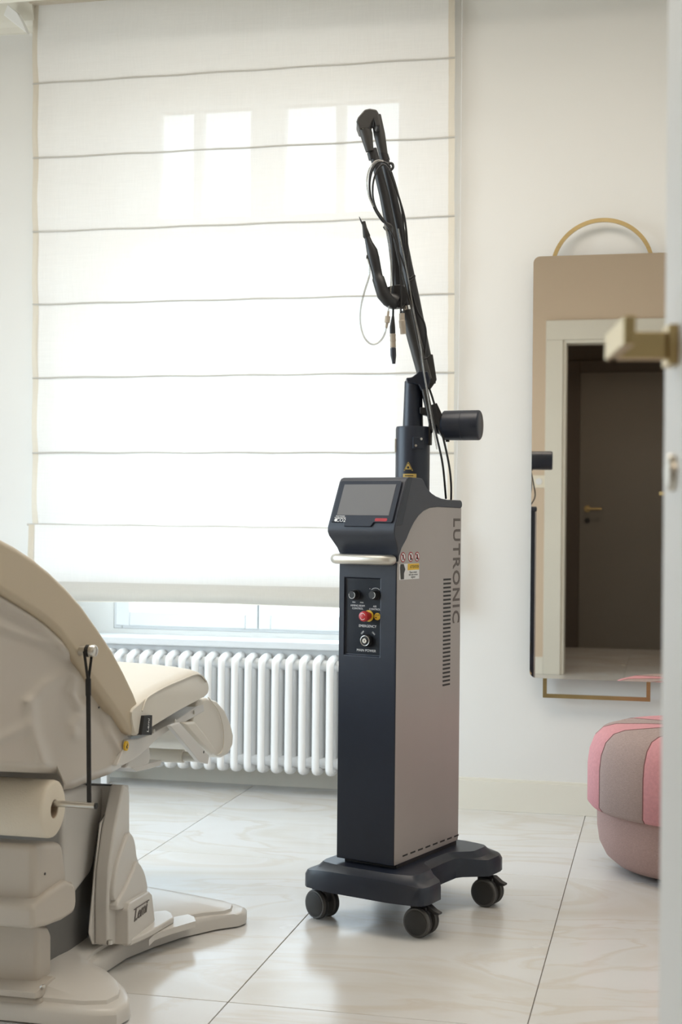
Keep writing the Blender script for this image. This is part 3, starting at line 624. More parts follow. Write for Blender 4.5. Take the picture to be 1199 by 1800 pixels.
# shoulder cap + bracket
b = BM(); prism(b, [A_(*q, -.018) for q in ((714, 664), (724, 663), (732, 657), (736, 652), (752, 652), (757, 668), (752, 686), (742, 688), (736, 676), (716, 672))], F0*.040); obj('shoulder_cap', b, 'navy', mc, bevel=.003)
b = BM(); prism(b, [A_(*q, -.010) for q in ((741, 684), (750, 690), (757, 712), (768, 708), (778, 730), (784, 765), (776, 766), (766, 745), (760, 762), (755, 748), (752, 731), (738, 727), (738, 716), (748, 716), (742, 690))], F0*.030); obj('counterweight_bracket', b, 'black', mc, bevel=.002)
b = BM(); cyl(b, A_(745, 684, -.02), A_(756, 736, -.02), .005, n=14); obj('bracket_rod', b, 'darkgrey', mc)
cdir = (R0*math.cos(math.radians(18))-F0*math.sin(math.radians(18))).normalized()
c0 = A_(779, 748, .02)
b = BM(); Lc = .098; stack(b, c0, cdir, [(0, .034), (.004, .038), (.050, .0385), (.0505, .0380), (.0515, .0380), (.052, .0385), (Lc-.005, .0385), (Lc-.002, .0372), (Lc, .034)], 56); cw = obj('counterweight', b, 'navy', mc)
b = BM(); stack(b, c0-cdir*.018, cdir, [(0, .020), (.018, .026)], 32); obj('counterweight_hub', b, 'navy', cw)
b = BM(); cyl(b, c0+cdir*.012-UP*.037, c0+cdir*.012-UP*.042, .005, n=12); obj('set_screw', b, 'black', cw)
# lower support tube (left) with chrome collar
b = BM(); rod(b, [A_(714, 545), A_(748, 668)], 12*PXM, 32); obj('support_tube', b, 'darkgrey', mc)
b = BM(); rod(b, [A_(713, 539), A_(714.5, 546)], 12.6*PXM, 32); obj('tube_collar', b, 'chrome', mc)
b = BM(); rod(b, [A_(710, 522), A_(713, 540)], 11*PXM, 28); obj('tube_joint', b, 'black', mc)
# main right tube: thin above, thick sleeve below
b = BM(); rod(b, [A_(668, 245, .03), A_(690, 345, .03), A_(712, 445, .03)], [8*PXM, 8.5*PXM, 9*PXM], 28); obj('upper_rear_tube', b, 'black', mc)
b = BM(); rod(b, [A_(709, 430, .03), A_(716, 470, .03), A_(727, 530, .03), A_(745, 630, .03), A_(753, 676, .03)], [9*PXM, 10*PXM, 12*PXM, 14*PXM, 13.5*PXM], 32); obj('lower_arm_tube', b, 'black', mc)
b = BM(); prism(b, [A_(*q, .012) for q in ((737, 630), (761, 622), (768, 668), (758, 683), (744, 681))], F0*.036); obj('arm_end_block', b, 'darkgrey', mc, bevel=.003)
# front tube
b = BM(); rod(b, [A_(655, 262, -.01), A_(676, 345, -.01), A_(692, 430, -.01), A_(702, 515, -.01)], [7.5*PXM, 9*PXM, 9.5*PXM, 10*PXM], 28); obj('upper_front_tube', b, 'black', mc)
for (xa, ya, xb, yb, dd, r) in ((653, 268, 656, 280, -.01, 8), (675, 273, 678, 283, .03, 8)):
    b = BM(); rod(b, [A_(xa, ya, dd), A_(xb, yb, dd)], r*PXM, 24); obj('tube_collar', b, 'black', mc)
# top joint housing (a folded U of two sleeves)
b = BM(); prism(b, [A_(*q, -.03) for q in smooth2([(627, 212), (630, 204), (643, 192), (655, 190), (664, 194), (667, 206), (660, 212), (650, 205), (642, 210), (643, 262), (640, 264), (634, 240)], 3)], F0*.012)
b.free(); b = BM()
rod(b, [A_(637, 211, -.02), A_(644, 236, -.02), A_(650, 266, -.02)], [11*PXM, 11*PXM, 7*PXM], 28); h1 = obj('joint_sleeve', b, 'darkgrey', mc)
b = BM(); rod(b, [A_(661, 203, .03), A_(667, 236, .03), A_(674, 272, .03)], [9*PXM, 10.2*PXM, 8*PXM], 28); obj('joint_sleeve', b, 'darkgrey', mc)
b = BM(); top = [(626.5, 213), (629, 206), (641, 192), (650, 190), (662, 192), (665.5, 198), (669, 222), (661, 222), (657, 210), (653, 216), (649, 226), (632, 228)]
prism(b, [A_(x, y, -.036) for x, y in top], F0*.075); obj('joint_head', b, 'darkgrey', mc, bevel=.004, seg=3)
b = BM(); rod(b, [A_(638, 226, -.038), A_(638, 226, -.030)], .0012, 8); obj('screw', b, 'steel', mc)
b = BM(); prism(b, [A_(*q, .02) for q in ((669, 217), (672, 219), (674, 231), (671, 233))], F0*.02); obj('joint_tab', b, 'darkgrey', mc, bevel=.001)
# wrist joints
b = BM(); prism(b, [A_(*q, -.045) for q in smooth2([(667, 512), (676, 506), (700, 500), (712, 505), (716, 525), (708, 538), (694, 541), (684, 539), (672, 529)], 3)], F0*.032); obj('wrist_joint', b, 'black', mc, bevel=.006, seg=3)
for x, y in ((689.5, 518.5), (695, 519)): b = BM(); stack(b, A_(x, y, -.046), -F0, [(0, .0024), (.002, .0020)], 14); obj('joint_pin', b, 'chrome', mc)
b = BM(); stack(b, A_(683, 525, -.05), (R0*.8-UP*.4), [(-.004, .016), (.014, .020), (.024, .018), (.030, .010)], 28); obj('wrist_knuckle', b, 'black', mc)
DH = -.07
b = BM(); rod(b, [A_(645.5, 417, DH), A_(649, 428, DH), A_(654, 441, DH), A_(657, 455, DH), A_(661.5, 475, DH), A_(664, 487, DH), A_(664.6, 489, DH), A_(670, 506, DH), A_(674, 518, DH), A_(682, 528, DH), A_(694, 535, DH+.02)], [5*PXM, 6.6*PXM, 9.6*PXM, 10*PXM, 9*PXM, 9*PXM, 10.6*PXM, 11*PXM, 11.5*PXM, 11*PXM, 9*PXM], 28); hp = obj('handpiece', b, 'black', mc, ang=80)
b = BM(); rod(b, [A_(639, 389.5, DH), A_(641, 400, DH), A_(644.5, 415, DH), A_(645.5, 418, DH)], [3.4*PXM, 4.0*PXM, 6.4*PXM, 5.2*PXM], 24); obj('handpiece_tip', b, 'blackrub', hp)
b = BM(); rod(b, [A_(631.5, 381, DH-.004), A_(634, 387, DH-.004), A_(637, 394, DH-.004)], [.6*PXM, 1.2*PXM, 1.3*PXM], 8); obj('guide_pin', b, 'black', hp)
b = BM(); rod(b, [A_(650, 449, DH), A_(645.5, 449.5, DH), A_(645.5, 455, DH)], 1.8*PXM, 12); obj('tube_clip', b, 'black', hp)
b = BM(); rod(b, [A_(663, 452, DH), A_(665.5, 455, DH)], 2.2*PXM, 12); obj('button', b, 'black', hp)
# cables
def cable(name, px, r, m, d=0, n=10):
    b = BM(); tube(b, [A_(q[0], q[1], q[2] if len(q) > 2 else d) for q in px], r*PXM, n); return obj(name, b, m, mc)
cable('cable', [(686, 294), (678, 286), (666, 285), (656, 296), (650, 318), (651, 342), (658, 366), (672, 388), (685, 398), (690, 430), (691.5, 470), (691.5, 520), (691, 560)], 1.9, 'black', -.055)
cable('cable', [(684, 298), (674, 289), (663, 300), (656, 322), (656, 348), (663, 370), (678, 392), (694, 420), (702, 455), (705, 500), (705, 552)], 1.7, 'black', -.062)
cable('cable', [(682, 290), (670, 283), (657, 291), (650, 312), (652, 350), (668, 378), (684, 400), (700, 440), (714, 480), (724, 540), (737, 600), (742, 640), (752, 690), (766, 760), (778, 815), (784, 876, .06)], 1.9, 'black', -.034)
cable('cable', [(684, 300), (694, 326), (704, 356), (712, 388), (716, 430), (716, 470), (721, 500), (733, 545), (745, 566), (749, 590), (747, 620), (748, 660), (762, 705), (778, 765), (789, 815), (793, 850), (793, 879, .08)], 1.9, 'black', -.008)
cable('cable', [(688, 302), (698, 334), (707, 374), (711, 420), (714, 465), (720, 500), (726, 540), (738, 590)], 1.5, 'black', .0)
cable('cable', [(690, 400), (699, 450), (712, 500), (724, 545), (733, 590), (741, 630), (747, 668), (756, 712), (768, 768)], 1.6, 'darkgrey', -.04)
cable('clear_tube', [(674, 283), (661, 283), (650, 296), (645, 318), (648, 344), (657, 364)], 1.5, 'cleartube', -.068)
cable('clear_tube', [(676, 395), (682, 415), (687, 450), (688, 490), (686, 520), (682.5, 548)], 1.7, 'cleartube', -.072)
cable('clear_tube', [(646, 454), (649.5, 468), (649, 486), (641, 512), (634, 542), (633.5, 568), (639, 590), (649, 603), (659, 605), (669, 599), (676, 588), (679, 576)], 1.7, 'cleartube', -.075)
cable('clear_tube', [(700, 402), (716, 480), (727, 545), (738, 600), (745, 650), (753, 700), (760, 745), (768, 790)], 1.3, 'cleartube', -.05)
for pts, r in (([(682, 296), (676, 290), (688, 287), (691, 294), (686, 300)], 2.4), ([(676, 392), (686, 396), (690, 404), (680, 404), (675, 398)], 2.6), ([(714, 491), (722, 489), (728, 484), (727, 490), (718, 496)], 2.0), ([(737, 629), (744, 631), (752, 629), (758, 623)], 1.4)):
    b = BM(); tube(b, [A_(x, y, -.03) for x, y in pts], r*PXM, 10, 5); obj('cable_tie', b, 'blackrub', mc)
def conn(name, px, rs, m, d):
    b = BM(); rod(b, [A_(x, y, d) for x, y in px], [r*PXM for r in rs], 20); return obj(name, b, m, mc, ang=30)
conn('luer_connector', [(682.8, 547), (681.8, 555.5), (681.6, 556), (680.6, 567), (680.4, 567.5), (679, 577)], [2, 2, 4.6, 4.6, 2.4, 2], 'beigeconn', -.072)
conn('plug_boot', [(691, 556), (690.5, 564), (690, 575), (690.2, 586)], [2.2, 3.4, 4.8, 4.9], 'blackrub', -.055)
conn('plug_ring', [(690.5, 587), (690.5, 591), (690.6, 592), (690.8, 599), (690.9, 600), (691, 611)], [5.2, 5.2, 4.8, 5.3, 4.7, 5], 'beigeconn', -.055)
conn('plug_end', [(691, 612), (691.5, 625), (692, 632), (692.3, 639.5)], [5, 5, 3.8, 2.8], 'navy2', -.055)
conn('plug_connector', [(706.5, 551), (706.8, 563), (706.8, 564), (708, 576), (708.2, 577), (709, 587)], [4.8, 4.8, 5.6, 5.6, 5.1, 5.1], 'beigeconn', -.062)

# ================================================================== TREATMENT CHAIR
ch = thing('treatment_chair', 'cream reclining treatment chair with moulded plastic base in the left foreground', 'treatment chair', (-1.43, 2.95, 0))
XS = -1.13
cush_o = [(-130, 872), (-60, 911), (0, 944), (30, 960), (62, 981), (90, 1004), (118, 1031), (146, 1063), (172, 1100), (200, 1142), (220, 1180), (237, 1216), (248, 1246), (254, 1270), (254, 1287), (247, 1294), (236, 1293), (228, 1288)]
cush_i = [(228, 1288), (212, 1264), (190, 1233), (165, 1198), (140, 1163), (124, 1138), (108, 1116), (85, 1095), (60, 1077), (30, 1058), (0, 1040), (-60, 1012), (-130, 980)]
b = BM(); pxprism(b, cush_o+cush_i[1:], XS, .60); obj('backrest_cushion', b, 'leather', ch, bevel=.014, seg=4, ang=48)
def pxloft(bm, px, X, depth, raise_):
    base = [PX(x, y, X) for x, y in px]; zc_ = sum(p.z for p in base)/len(base); hz_ = max(p.z for p in base)-zc_; rings = []
    for t in (0, .012, .04, .10, .2, .35, .5, .65, .8, .9, .96, .988, 1):
        k = math.sin(PI*max(0, min(1, t)))**.45; sh_ = 1-.0*t
        e_ = .10*(1-min(1, min(t, 1-t)/.03))**2
        rings.append([bm.verts.new((X-depth*t, p.y+(base[0].y*0), p.z+raise_*k*max(0, (p.z-zc_)/hz_)-e_*(p.z-zc_))) for p in base])
    n = len(base); bm.faces.new(rings[0]); bm.faces.new(rings[-1][::-1])
    for p, q in zip(rings, rings[1:]):
        for i in range(n): bm.faces.new((p[i], q[i], q[(i+1) % n], p[(i+1) % n]))
# moulded shell: height field on the side plane
def lerp_poly(P, x):
    for (x0, y0), (x1, y1) in zip(P, P[1:]):
        if x0 <= x <= x1: return y0+(y1-y0)*(x-x0)/(x1-x0)
    return P[-1][1] if x > P[-1][0] else P[0][1]
topP = sorted([(x, y+4) for x, y in cush_i]+[(233, 1302)])
botP = [(-130, 1352), (0, 1356), (100, 1360), (112, 1388), (128, 1386), (158, 1373), (190, 1362), (214, 1348), (226, 1330), (232, 1312), (233, 1304)]
def ridge(x, y, pts, wd, h):
    best = 1e9
    for (x0, y0), (x1, y1) in zip(pts, pts[1:]):
        dx, dy = x1-x0, y1-y0; t = max(0, min(1, ((x-x0)*dx+(y-y0)*dy)/(dx*dx+dy*dy))); best = min(best, math.hypot(x-x0-t*dx, y-y0-t*dy))
    return h*math.exp(-(best/wd)**2)
def step(x, y, pts, wd, h):     # plateau below polyline
    yy = lerp_poly(pts, x); return h/(1+math.exp(-max(-40, min(40, (y-yy)/wd))))
def relief(x, y):
    h = ridge(x, y, [(-60, 1018), (0, 1052), (60, 1088), (105, 1126), (120, 1145)], 11, .012)
    h += ridge(x, y, [(-60, 1080), (0, 1100), (60, 1122), (105, 1136)], 9, .006)
    h += ridge(x, y, [(52, 1235), (60, 1290), (78, 1345), (88, 1370)], 11, .007)
    h += ridge(x, y, [(52, 1235), (80, 1205), (125, 1180)], 10, .005)
    h += ridge(x, y, [(-60, 1300), (0, 1298), (50, 1275)], 10, .004)
    h += ridge(x, y, [(133, 1190), (128, 1218), (140, 1240)], 9, .008)+ridge(x, y, [(140, 1262), (130, 1275), (132, 1290)], 9, .006)
    h += ridge(x, y, [(190, 1262), (196, 1290), (214, 1318)], 9, .007)
    h -= ridge(x, y, [(160, 1225), (172, 1240), (180, 1262)], 16, .008)
    return h
b = BM(); NXg, NZg = 90, 70; gr = []
XSH = -1.150
for i in range(NXg+1):
    x = -130+(233+130)*i/NXg; yt, yb = lerp_poly(topP, x), lerp_poly(botP, x); c = []
    for j in range(NZg+1):
        t = j/NZg; y = yt+(yb-yt)*t; e = min((y-yt), (yb-y)*1.0, (233-x)*1.2); k = max(0, 1-e/16.0)
        h = relief(x, y)*(1-k*.7)-.022*k*k
        if (y-yt) < 16 and (yb-y) > 16: h = relief(x, y)-.006*max(0, 1-(y-yt)/8)
        c.append(b.verts.new(PX(x, y, XSH+h)))
    gr.append(c)
for i in range(NXg):
    for j in range(NZg): b.faces.new((gr[i][j], gr[i][j+1], gr[i+1][j+1], gr[i+1][j]))
bd = [gr[0][j] for j in range(NZg+1)]+[gr[i][NZg] for i in range(1, NXg+1)]+[gr[NXg][j] for j in range(NZg-1, -1, -1)]+[gr[i][0] for i in range(NXg-1, 0, -1)]
bk = [b.verts.new((-1.73, v.co.y, v.co.z)) for v in bd]
for i in range(len(bd)): b.faces.new((bd[i], bk[i], bk[(i+1) % len(bd)], bd[(i+1) % len(bd)]))
bmesh.ops.remove_doubles(b, verts=b.verts[:], dist=1e-5)
sh = obj('backrest_shell', b, 'shell', ch, ang=70)
# seat cushion
b = BM(); pxloft(b, smooth2([(232, 1252), (244, 1238), (262, 1222), (290, 1207), (320, 1194), (344, 1184), (356, 1186), (365, 1198), (367, 1213), (362, 1224), (345, 1234), (310, 1254), (272, 1278), (250, 1292), (238, 1290)], 3), -1.125, .61, .024)
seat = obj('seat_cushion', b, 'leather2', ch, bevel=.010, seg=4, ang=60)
b = BM(); tube(b, [PX(x, y, -1.1235) for x, y in ((250, 1250), (256, 1232), (264, 1223), (290, 1208), (320, 1195), (344, 1185.5), (355, 1188), (363, 1198))], .0018, 8); obj('piping', b, 'leather2', seat)
# side plate under the seat
b = BM(); pxprism(b, [(224, 1300), (244, 1298), (262, 1292), (300, 1272), (350, 1240), (358, 1238), (360, 1250), (318, 1274), (298, 1284), (276, 1300), (258, 1318), (238, 1334), (216, 1346), (206, 1346)], -1.140, .56); sp_ = obj('seat_side_plate', b, 'shell2', ch, bevel=.003)
for x, y in ((307, 1267), (341, 1252), (270, 1285)): b = BM(); stack(b, PX(x, y, -1.1385), (1, 0, 0), [(0, .0050), (.002, .0048), (.003, .003)], 16); obj('screw', b, 'satin', sp_)
b = BM(); pxprism(b, [(226, 1338), (262, 1306), (266, 1330), (262, 1344), (240, 1352), (222, 1350)], -1.16, .45); obj('under_seat_cover', b, 'shell2', ch, bevel=.006)
# black tag
b = BM(); pxprism(b, [(249, 1292), (254, 1258), (268, 1257), (267, 1292)], -1.117, .012); tg = obj('black_tag', b, 'blackrub', ch, bevel=.001)
p = PX(261, 1275, -1.1165); text('tag_text', 'Lemi', .016, 'white', tg, ROOT[ch.name].inverted() @ basis(p, (0, .25, 1), (0, -1, .25)), ext=.0002)
# leg rest folded down
b = BM(); pxprism(b, [(344, 1244), (352, 1230), (364, 1226), (382, 1232), (396, 1248), (406, 1272), (411, 1292), (410, 1310), (402, 1326), (391, 1332), (380, 1328), (366, 1308), (348, 1286), (338, 1270)], -1.142, .54)
lr = obj('leg_rest', b, 'leather2', ch, bevel=.008, seg=3, ang=60)
b = BM(); pxprism(b, [(322, 1270), (344, 1268), (362, 1290), (384, 1322), (374, 1328), (352, 1306), (336, 1288)], -1.13, .40); obj('leg_rest_base', b, 'leather2', ch, bevel=.008, seg=3)
b = BM(); tube(b, [PX(x, y, -1.138) for x, y in ((366, 1226), (384, 1250), (393, 1285), (391, 1318), (382, 1328))], .0015, 8); obj('piping', b, 'leather2', lr)
b = BM(); pxprism(b, [(300, 1276), (316, 1270), (368, 1328), (366, 1343), (352, 1340)], -1.115, .012); lb = obj('leg_rest_arm', b, 'shell2', ch, bevel=.002)
b = BM(); stack(b, PX(358, 1322, -1.1149), (1, 0, 0), [(0, .0035), (.001, .003)], 12); obj('screw', b, 'darkgrey', lb)
q = PX(353, 1331, -1.122)
b = BM(); cyl(b, q, q-Vector((.05, 0, 0)), .012, n=24); obj('roller_axle', b, 'satin', ch)
b = BM(); cyl(b, q-Vector((.045, 0, 0)), q-Vector((.42, 0, 0)), .0165, n=28); obj('foam_roller', b, 'leather2', ch)
b = BM(); prism(b, [PX(x, y, -1.16) for x, y in ((232, 1350), (285, 1336), (282, 1346), (262, 1352), (240, 1357))], (-.1, 0, 0)); obj('under_seat_bracket', b, 'shell2', ch, bevel=.002)
# fixings on the shell
for x, y in ((163, 1204), (202, 1264)): b = BM(); stack(b, PX(x, y, XSH-.006), (1, 0, 0), [(0, .006), (.020, .0055), (.022, .003)], 20); obj('screw', b, 'steel', sh)
b = BM(); stack(b, PX(170, 1243.5, XSH-.012), (1, 0, 0), [(0, .0025), (.006, .002)], 12); obj('screw', b, 'darkgrey', sh)
p = PX(220, 1311, -1.140); b = BM(); stack(b, p, (1, 0, 0), [(0, .0105), (.0045, .0105)], 32); st = obj('yellow_sticker', b, 'yellow', sh)
b = BM(); prism(b, [p+Vector((.0047, a, c)) for a, c in ((-.004, -.005), (.002, -.006), (0, 0), (.005, 0), (-.001, .007), (.0, .001), (-.005, .001))], (.0003, 0, 0)); obj('sticker_symbol', b, 'blackprint', sh)
# knob that carries the strap
kn = PX(124, 1143, XSH); 
b = BM(); stack(b, kn+Vector((-.03, 0, 0)), (1, 0, 0), [(0, .010), (.062, .010), (.063, .006), (.070, .006), (.071, .012), (.080, .0125), (.084, .010), (.086, .005)], 32); kb = obj('strap_knob', b, 'steel', ch)
# lower column
b = BM(); pxprism(b, [(112, 1392), (150, 1380), (211, 1383), (203, 1403), (176, 1447), (165, 1520), (160, 1536), (134, 1570), (118, 1582), (112, 1586)], -1.225, .42); obj('inner_fairing', b, 'shell2', ch, bevel=.012, seg=4)
b = BM(); pxprism(b, [(60, 1540), (166, 1500), (158, 1648), (120, 1690), (92, 1712), (60, 1730)], -1.235, .38); obj('column_core', b, 'recess', ch, bevel=.004)
b = BM(); pxprism(b, [(218, 1379), (225, 1383), (228.5, 1392), (228.5, 1460), (236, 1472), (240, 1500), (250, 1528), (258, 1560), (266, 1580), (270, 1616), (240, 1640), (216, 1652), (205, 1660), (190, 1662), (190, 1585), (192, 1530), (202, 1455)], -1.165, .032); wg = obj('column_cover', b, 'shell2', ch, bevel=.006, seg=4)
b = BM(); pxprism(b, [(206, 1379), (227, 1380), (227, 1400), (226, 1600), (196, 1600), (205, 1405)], -1.19, .46); obj('column_cover_back', b, 'shell2', ch, bevel=.004)
b = BM(); pxprism(b, [(213, 1383), (206, 1402), (178, 1447), (168, 1530), (158, 1640), (164, 1660), (205, 1660), (198, 1530), (212, 1452), (226, 1400), (222, 1383)], -1.197, .005); obj('column_cover_face', b, 'shell2', ch, bevel=.003)
b = BM(); tube(b, [PX(x, y, -1.2035) for x, y in ((152, 1379), (180, 1379.5), (209, 1381), (213, 1385), (208, 1398), (190, 1424), (177, 1448), (171, 1480), (166, 1530), (160, 1600), (157, 1636), (154, 1648))], .0022, 8, 4); obj('cover_gap', b, 'blackprint', ch)
b = BM(); pxprism(b, smooth2([(222, 1478), (229, 1464), (236, 1472), (240, 1492), (240, 1522), (222, 1556), (206, 1584), (200, 1572), (208, 1520)], 3), -1.155, .04); obj('cover_rib', b, 'shell2', wg, bevel=.006, seg=4, ang=60)
b = BM(); pxprism(b, smooth2([(236, 1530), (242, 1514), (252, 1526), (258, 1545), (259, 1568), (238, 1588), (212, 1600), (206, 1592), (222, 1562)], 3), -1.147, .04); obj('cover_rib', b, 'shell2', wg, bevel=.006, seg=4, ang=60)
b = BM(); pxprism(b, [(229, 1587), (263, 1567), (268, 1572), (270, 1590), (273, 1618), (250, 1650), (226, 1662), (226, 1600)], -1.135, .05); lgb = obj('logo_block', b, 'shell2', ch, bevel=.004)
p = PX(248, 1602, -1.1343); Rm = ROOT[ch.name].inverted() @ basis(p, (0, 1, .02), (0, .35, 1)); text('maker_logo', 'Lemi', .037, 'greyprint', lgb, Rm, ext=.0006, xs=1.1, bold=.0006)
b = BM(); p0, p1 = PX(236, 1599, -1.1342), PX(262, 1582, -1.1342)
cyl(b, p0, p1, .0011, n=6); obj('logo_bar', b, 'greyprint', lgb)
# base: hour-glass plate with four feet
right = [PZ(*q, 0) for q in ((160, 1812), (205, 1808), (226, 1796), (229, 1786), (222, 1770), (205, 1756), (180, 1746), (166, 1737), (166, 1730), (180, 1716), (222, 1688), (270, 1668), (320, 1651), (380, 1637), (420, 1631), (432, 1626), (434, 1618))]
r2 = [(p.x, p.y) for p in right]
r2 += [(r2[-1][0]-.025, r2[-1][1]+.018), (r2[-1][0]-.12, r2[-1][1]+.02), (-1.20, r2[-1][1]-.01), (-1.30, r2[-1][1]-.03)]
left_ = [(-2.86-x, y) for x, y in r2[::-1]]
outl = r2+left_
def bz(x, y): 
    d = max(0, min(1, (abs(x+1.43)-.18)/.26)); return d
b = BM(); rings = []
ymid = 2.97
for k, (fx, fy, hi, lo) in enumerate(((1, 1, .004, .004), (1, 1, .036, .024), (.990, .990, .044, .031), (.975, .978, .048, .034), (.93, .95, .050, .036), (.925, .945, .058, .043), (.90, .93, .062, .046), (.70, .90, .072, .060), (.45, .87, .08, .075))):
    ring = []
    for x, y in outl:
        d = bz(x, y); cx_ = -1.43+(x+1.43)*fx; cy_ = ymid+(y-ymid)*fy
        ring.append(b.verts.new((cx_, cy_, hi*(1-d)+lo*d)))
    rings.append(ring)
n = len(outl); b.faces.new(rings[0][::-1]); b.faces.new(rings[-1])
for p, q in zip(rings, rings[1:]):
    for i in range(n): b.faces.new((p[i], p[(i+1) % n], q[(i+1) % n], q[i]))
bs = obj('base', b, 'shell2', ch, ang=35)
for px, zt in (([(215, 1652), (262, 1603), (292, 1599), (302, 1604), (306, 1612), (262, 1638), (230, 1652)], .066), ([(262, 1652), (300, 1613), (330, 1607), (341, 1611), (344, 1619), (300, 1632), (272, 1642)], .052)):
    b = BM(); prism(b, [PZ(x, y, zt) for x, y in px], (0, 0, -.014)); obj('foot_step', b, 'shell2', bs, bevel=.004, seg=3)
b = BM(); p = PZ(193, 1656, .098); stack(b, p-UP*.004, UP, [(0, .007), (.008, .006), (.009, .003)], 16); obj('screw', b, 'steel', bs)
# motor housing and lower housing
b = BM(); pxprism(b, [(62, 1484), (112, 1480), (118, 1530), (121, 1550), (100, 1575), (62, 1600)], -1.185, .50); mh = obj('motor_housing', b, 'shell', ch, bevel=.016, seg=4)
b = BM(); pxprism(b, [(58, 1594), (90, 1566), (118, 1547), (130, 1550), (135, 1560), (136, 1588), (131, 1606), (112, 1618), (86, 1628), (60, 1634)], -1.172, .53); obj('housing_tray', b, 'shell', mh, bevel=.014, seg=4)
p = PX(79, 1536, -1.1845); b = BM(); stack(b, p, (1, 0, 0), [(-.002, .003), (.001, .0025)], 12); obj('screw', b, 'darkgrey', mh)
b = BM(); pxprism(b, [(66, 1625), (86, 1628), (92, 1640), (92, 1726), (80, 1740), (66, 1748)], -1.205, .46); lh = obj('lower_housing', b, 'shell', ch, bevel=.012, seg=4)
b = BM(); pxprism(b, [(62, 1745), (94, 1716), (104, 1722), (104, 1730), (72, 1754), (62, 1756)], -1.185, .50); obj('housing_flange', b, 'shell', lh, bevel=.002, seg=2)
yf = PZ(60, 1796, .004).y
b = BM(); box(b, -1.72, PY(71, 1775, yf).x, yf, yf+.16, .006, PY(40, 1752, yf).z); obj('housing_skirt', b, 'shell', lh, bevel=.010, seg=3)
p = PX(75, 1735, -1.183); b = BM(); stack(b, p, (.7, -.3, .6), [(-.004, .005), (.004, .0045), (.006, .002)], 16); obj('screw', b, 'steel', lh)
p = PY(4, 1623, PX(62, 1610, -1.2).y-.002); b = BM(); box(b, p.x-.03, p.x+.004, p.y-.004, p.y+.02, p.z-.004, p.z+.003); obj('yellow_sticker', b, 'yellow', mh)

# ================================================================== PAPER ROLL ON ITS ROD, STRAP
# roll axis along X; right end seen at pixel (94, 1422)
RXE = -1.150
rc = PX(96, 1422, RXE)
rr = .0555
pr_ = thing('paper_roll', 'white paper couch roll on a steel rod under the chair back', 'paper roll', (RXE-.28, rc.y, rc.z))
b = BM(); n = 56
profr = [(0, .018), (0, rr-.006), (.003, rr-.0015), (.008, rr), (.57, rr), (.575, rr-.004), (.575, .018)]
rings = []
for s, r in profr: rings.append([b.verts.new((RXE-s, rc.y+r*math.cos(2*PI*k/n), rc.z+r*math.sin(2*PI*k/n))) for k in range(n)])
rings.append(rings[0])
for p, q in zip(rings, rings[1:]):
    for k in range(n): b.faces.new((p[k], p[(k+1) % n], q[(k+1) % n], q[k]))
obj('paper', b, 'paper', pr_, ang=50)
b = BM(); rings = [[b.verts.new((x, rc.y+r*math.cos(2*PI*k/n), rc.z+r*math.sin(2*PI*k/n))) for k in range(n)] for x, r in ((RXE-.002, .0195), (RXE-.002, .0175), (RXE-.57, .0175), (RXE-.57, .0195))]
for p, q in zip(rings, rings[1:]):
    for k in range(n): b.faces.new((p[k], p[(k+1) % n], q[(k+1) % n], q[k]))
obj('roll_core', b, 'cardboard', pr_, ang=50)
rodz = rc.z+.0105
rodend = PX(167, 1411, -1.0)
xe = None
# where the ray through the rod's end meets the rod's line
d = ray(167, 1411); sY = (rc.y-CAM.y)/d.y; pe = CAM+d*sY
b = BM(); cyl(b, (RXE-.60, rc.y, rodz), (pe.x, rc.y, rodz), .0062, n=24); ro = obj('steel_rod', b, 'steel', pr_)
b = BM(); cyl(b, (pe.x, rc.y, rodz), (pe.x+.004, rc.y, rodz), .0060, n=24); obj('rod_cap', b, 'blackrub', ro)
# strap from knob to rod
s0 = kn+Vector((.037, 0, 0)); d = ray(157, 1405); s1 = Vector(((CAM+d*((rc.y-CAM.y)/d.y)).x, rc.y, rodz))
st_ = thing('strap', 'thin black elastic strap hanging from the steel knob to the paper roll rod', 'strap', s1)
def ribbon(bm, a, c, w, t):
    d = (c-a).normalized(); u = Vector((1, 0, 0)); u = (u-d*u.dot(d)).normalized(); v = d.cross(u); obox(bm, (a+c)/2, u, v, d, w/2, t/2, (c-a).length/2)
mid = s0+(s1-s0)*.20
b = BM()
ribbon(b, s0+Vector((-.003, -.012, 0)), mid+Vector((0, -.001, 0)), .005, .0022); ribbon(b, s0+Vector((.004, .012, 0)), mid+Vector((0, .001, 0)), .005, .0022)
cyl(b, s0+Vector((-.003, 0, 0)), s0+Vector((.004, 0, 0)), .0122, n=24)
obj('strap_loop', b, 'blackrub', st_)
b = BM(); ribbon(b, mid, s1+Vector((0, 0, -.006)), .0085, .0030); ribbon(b, mid-(s1-mid)*.02, mid+(s1-mid)*.12, .0100, .0042); obj('strap_band', b, 'blackrub', st_)

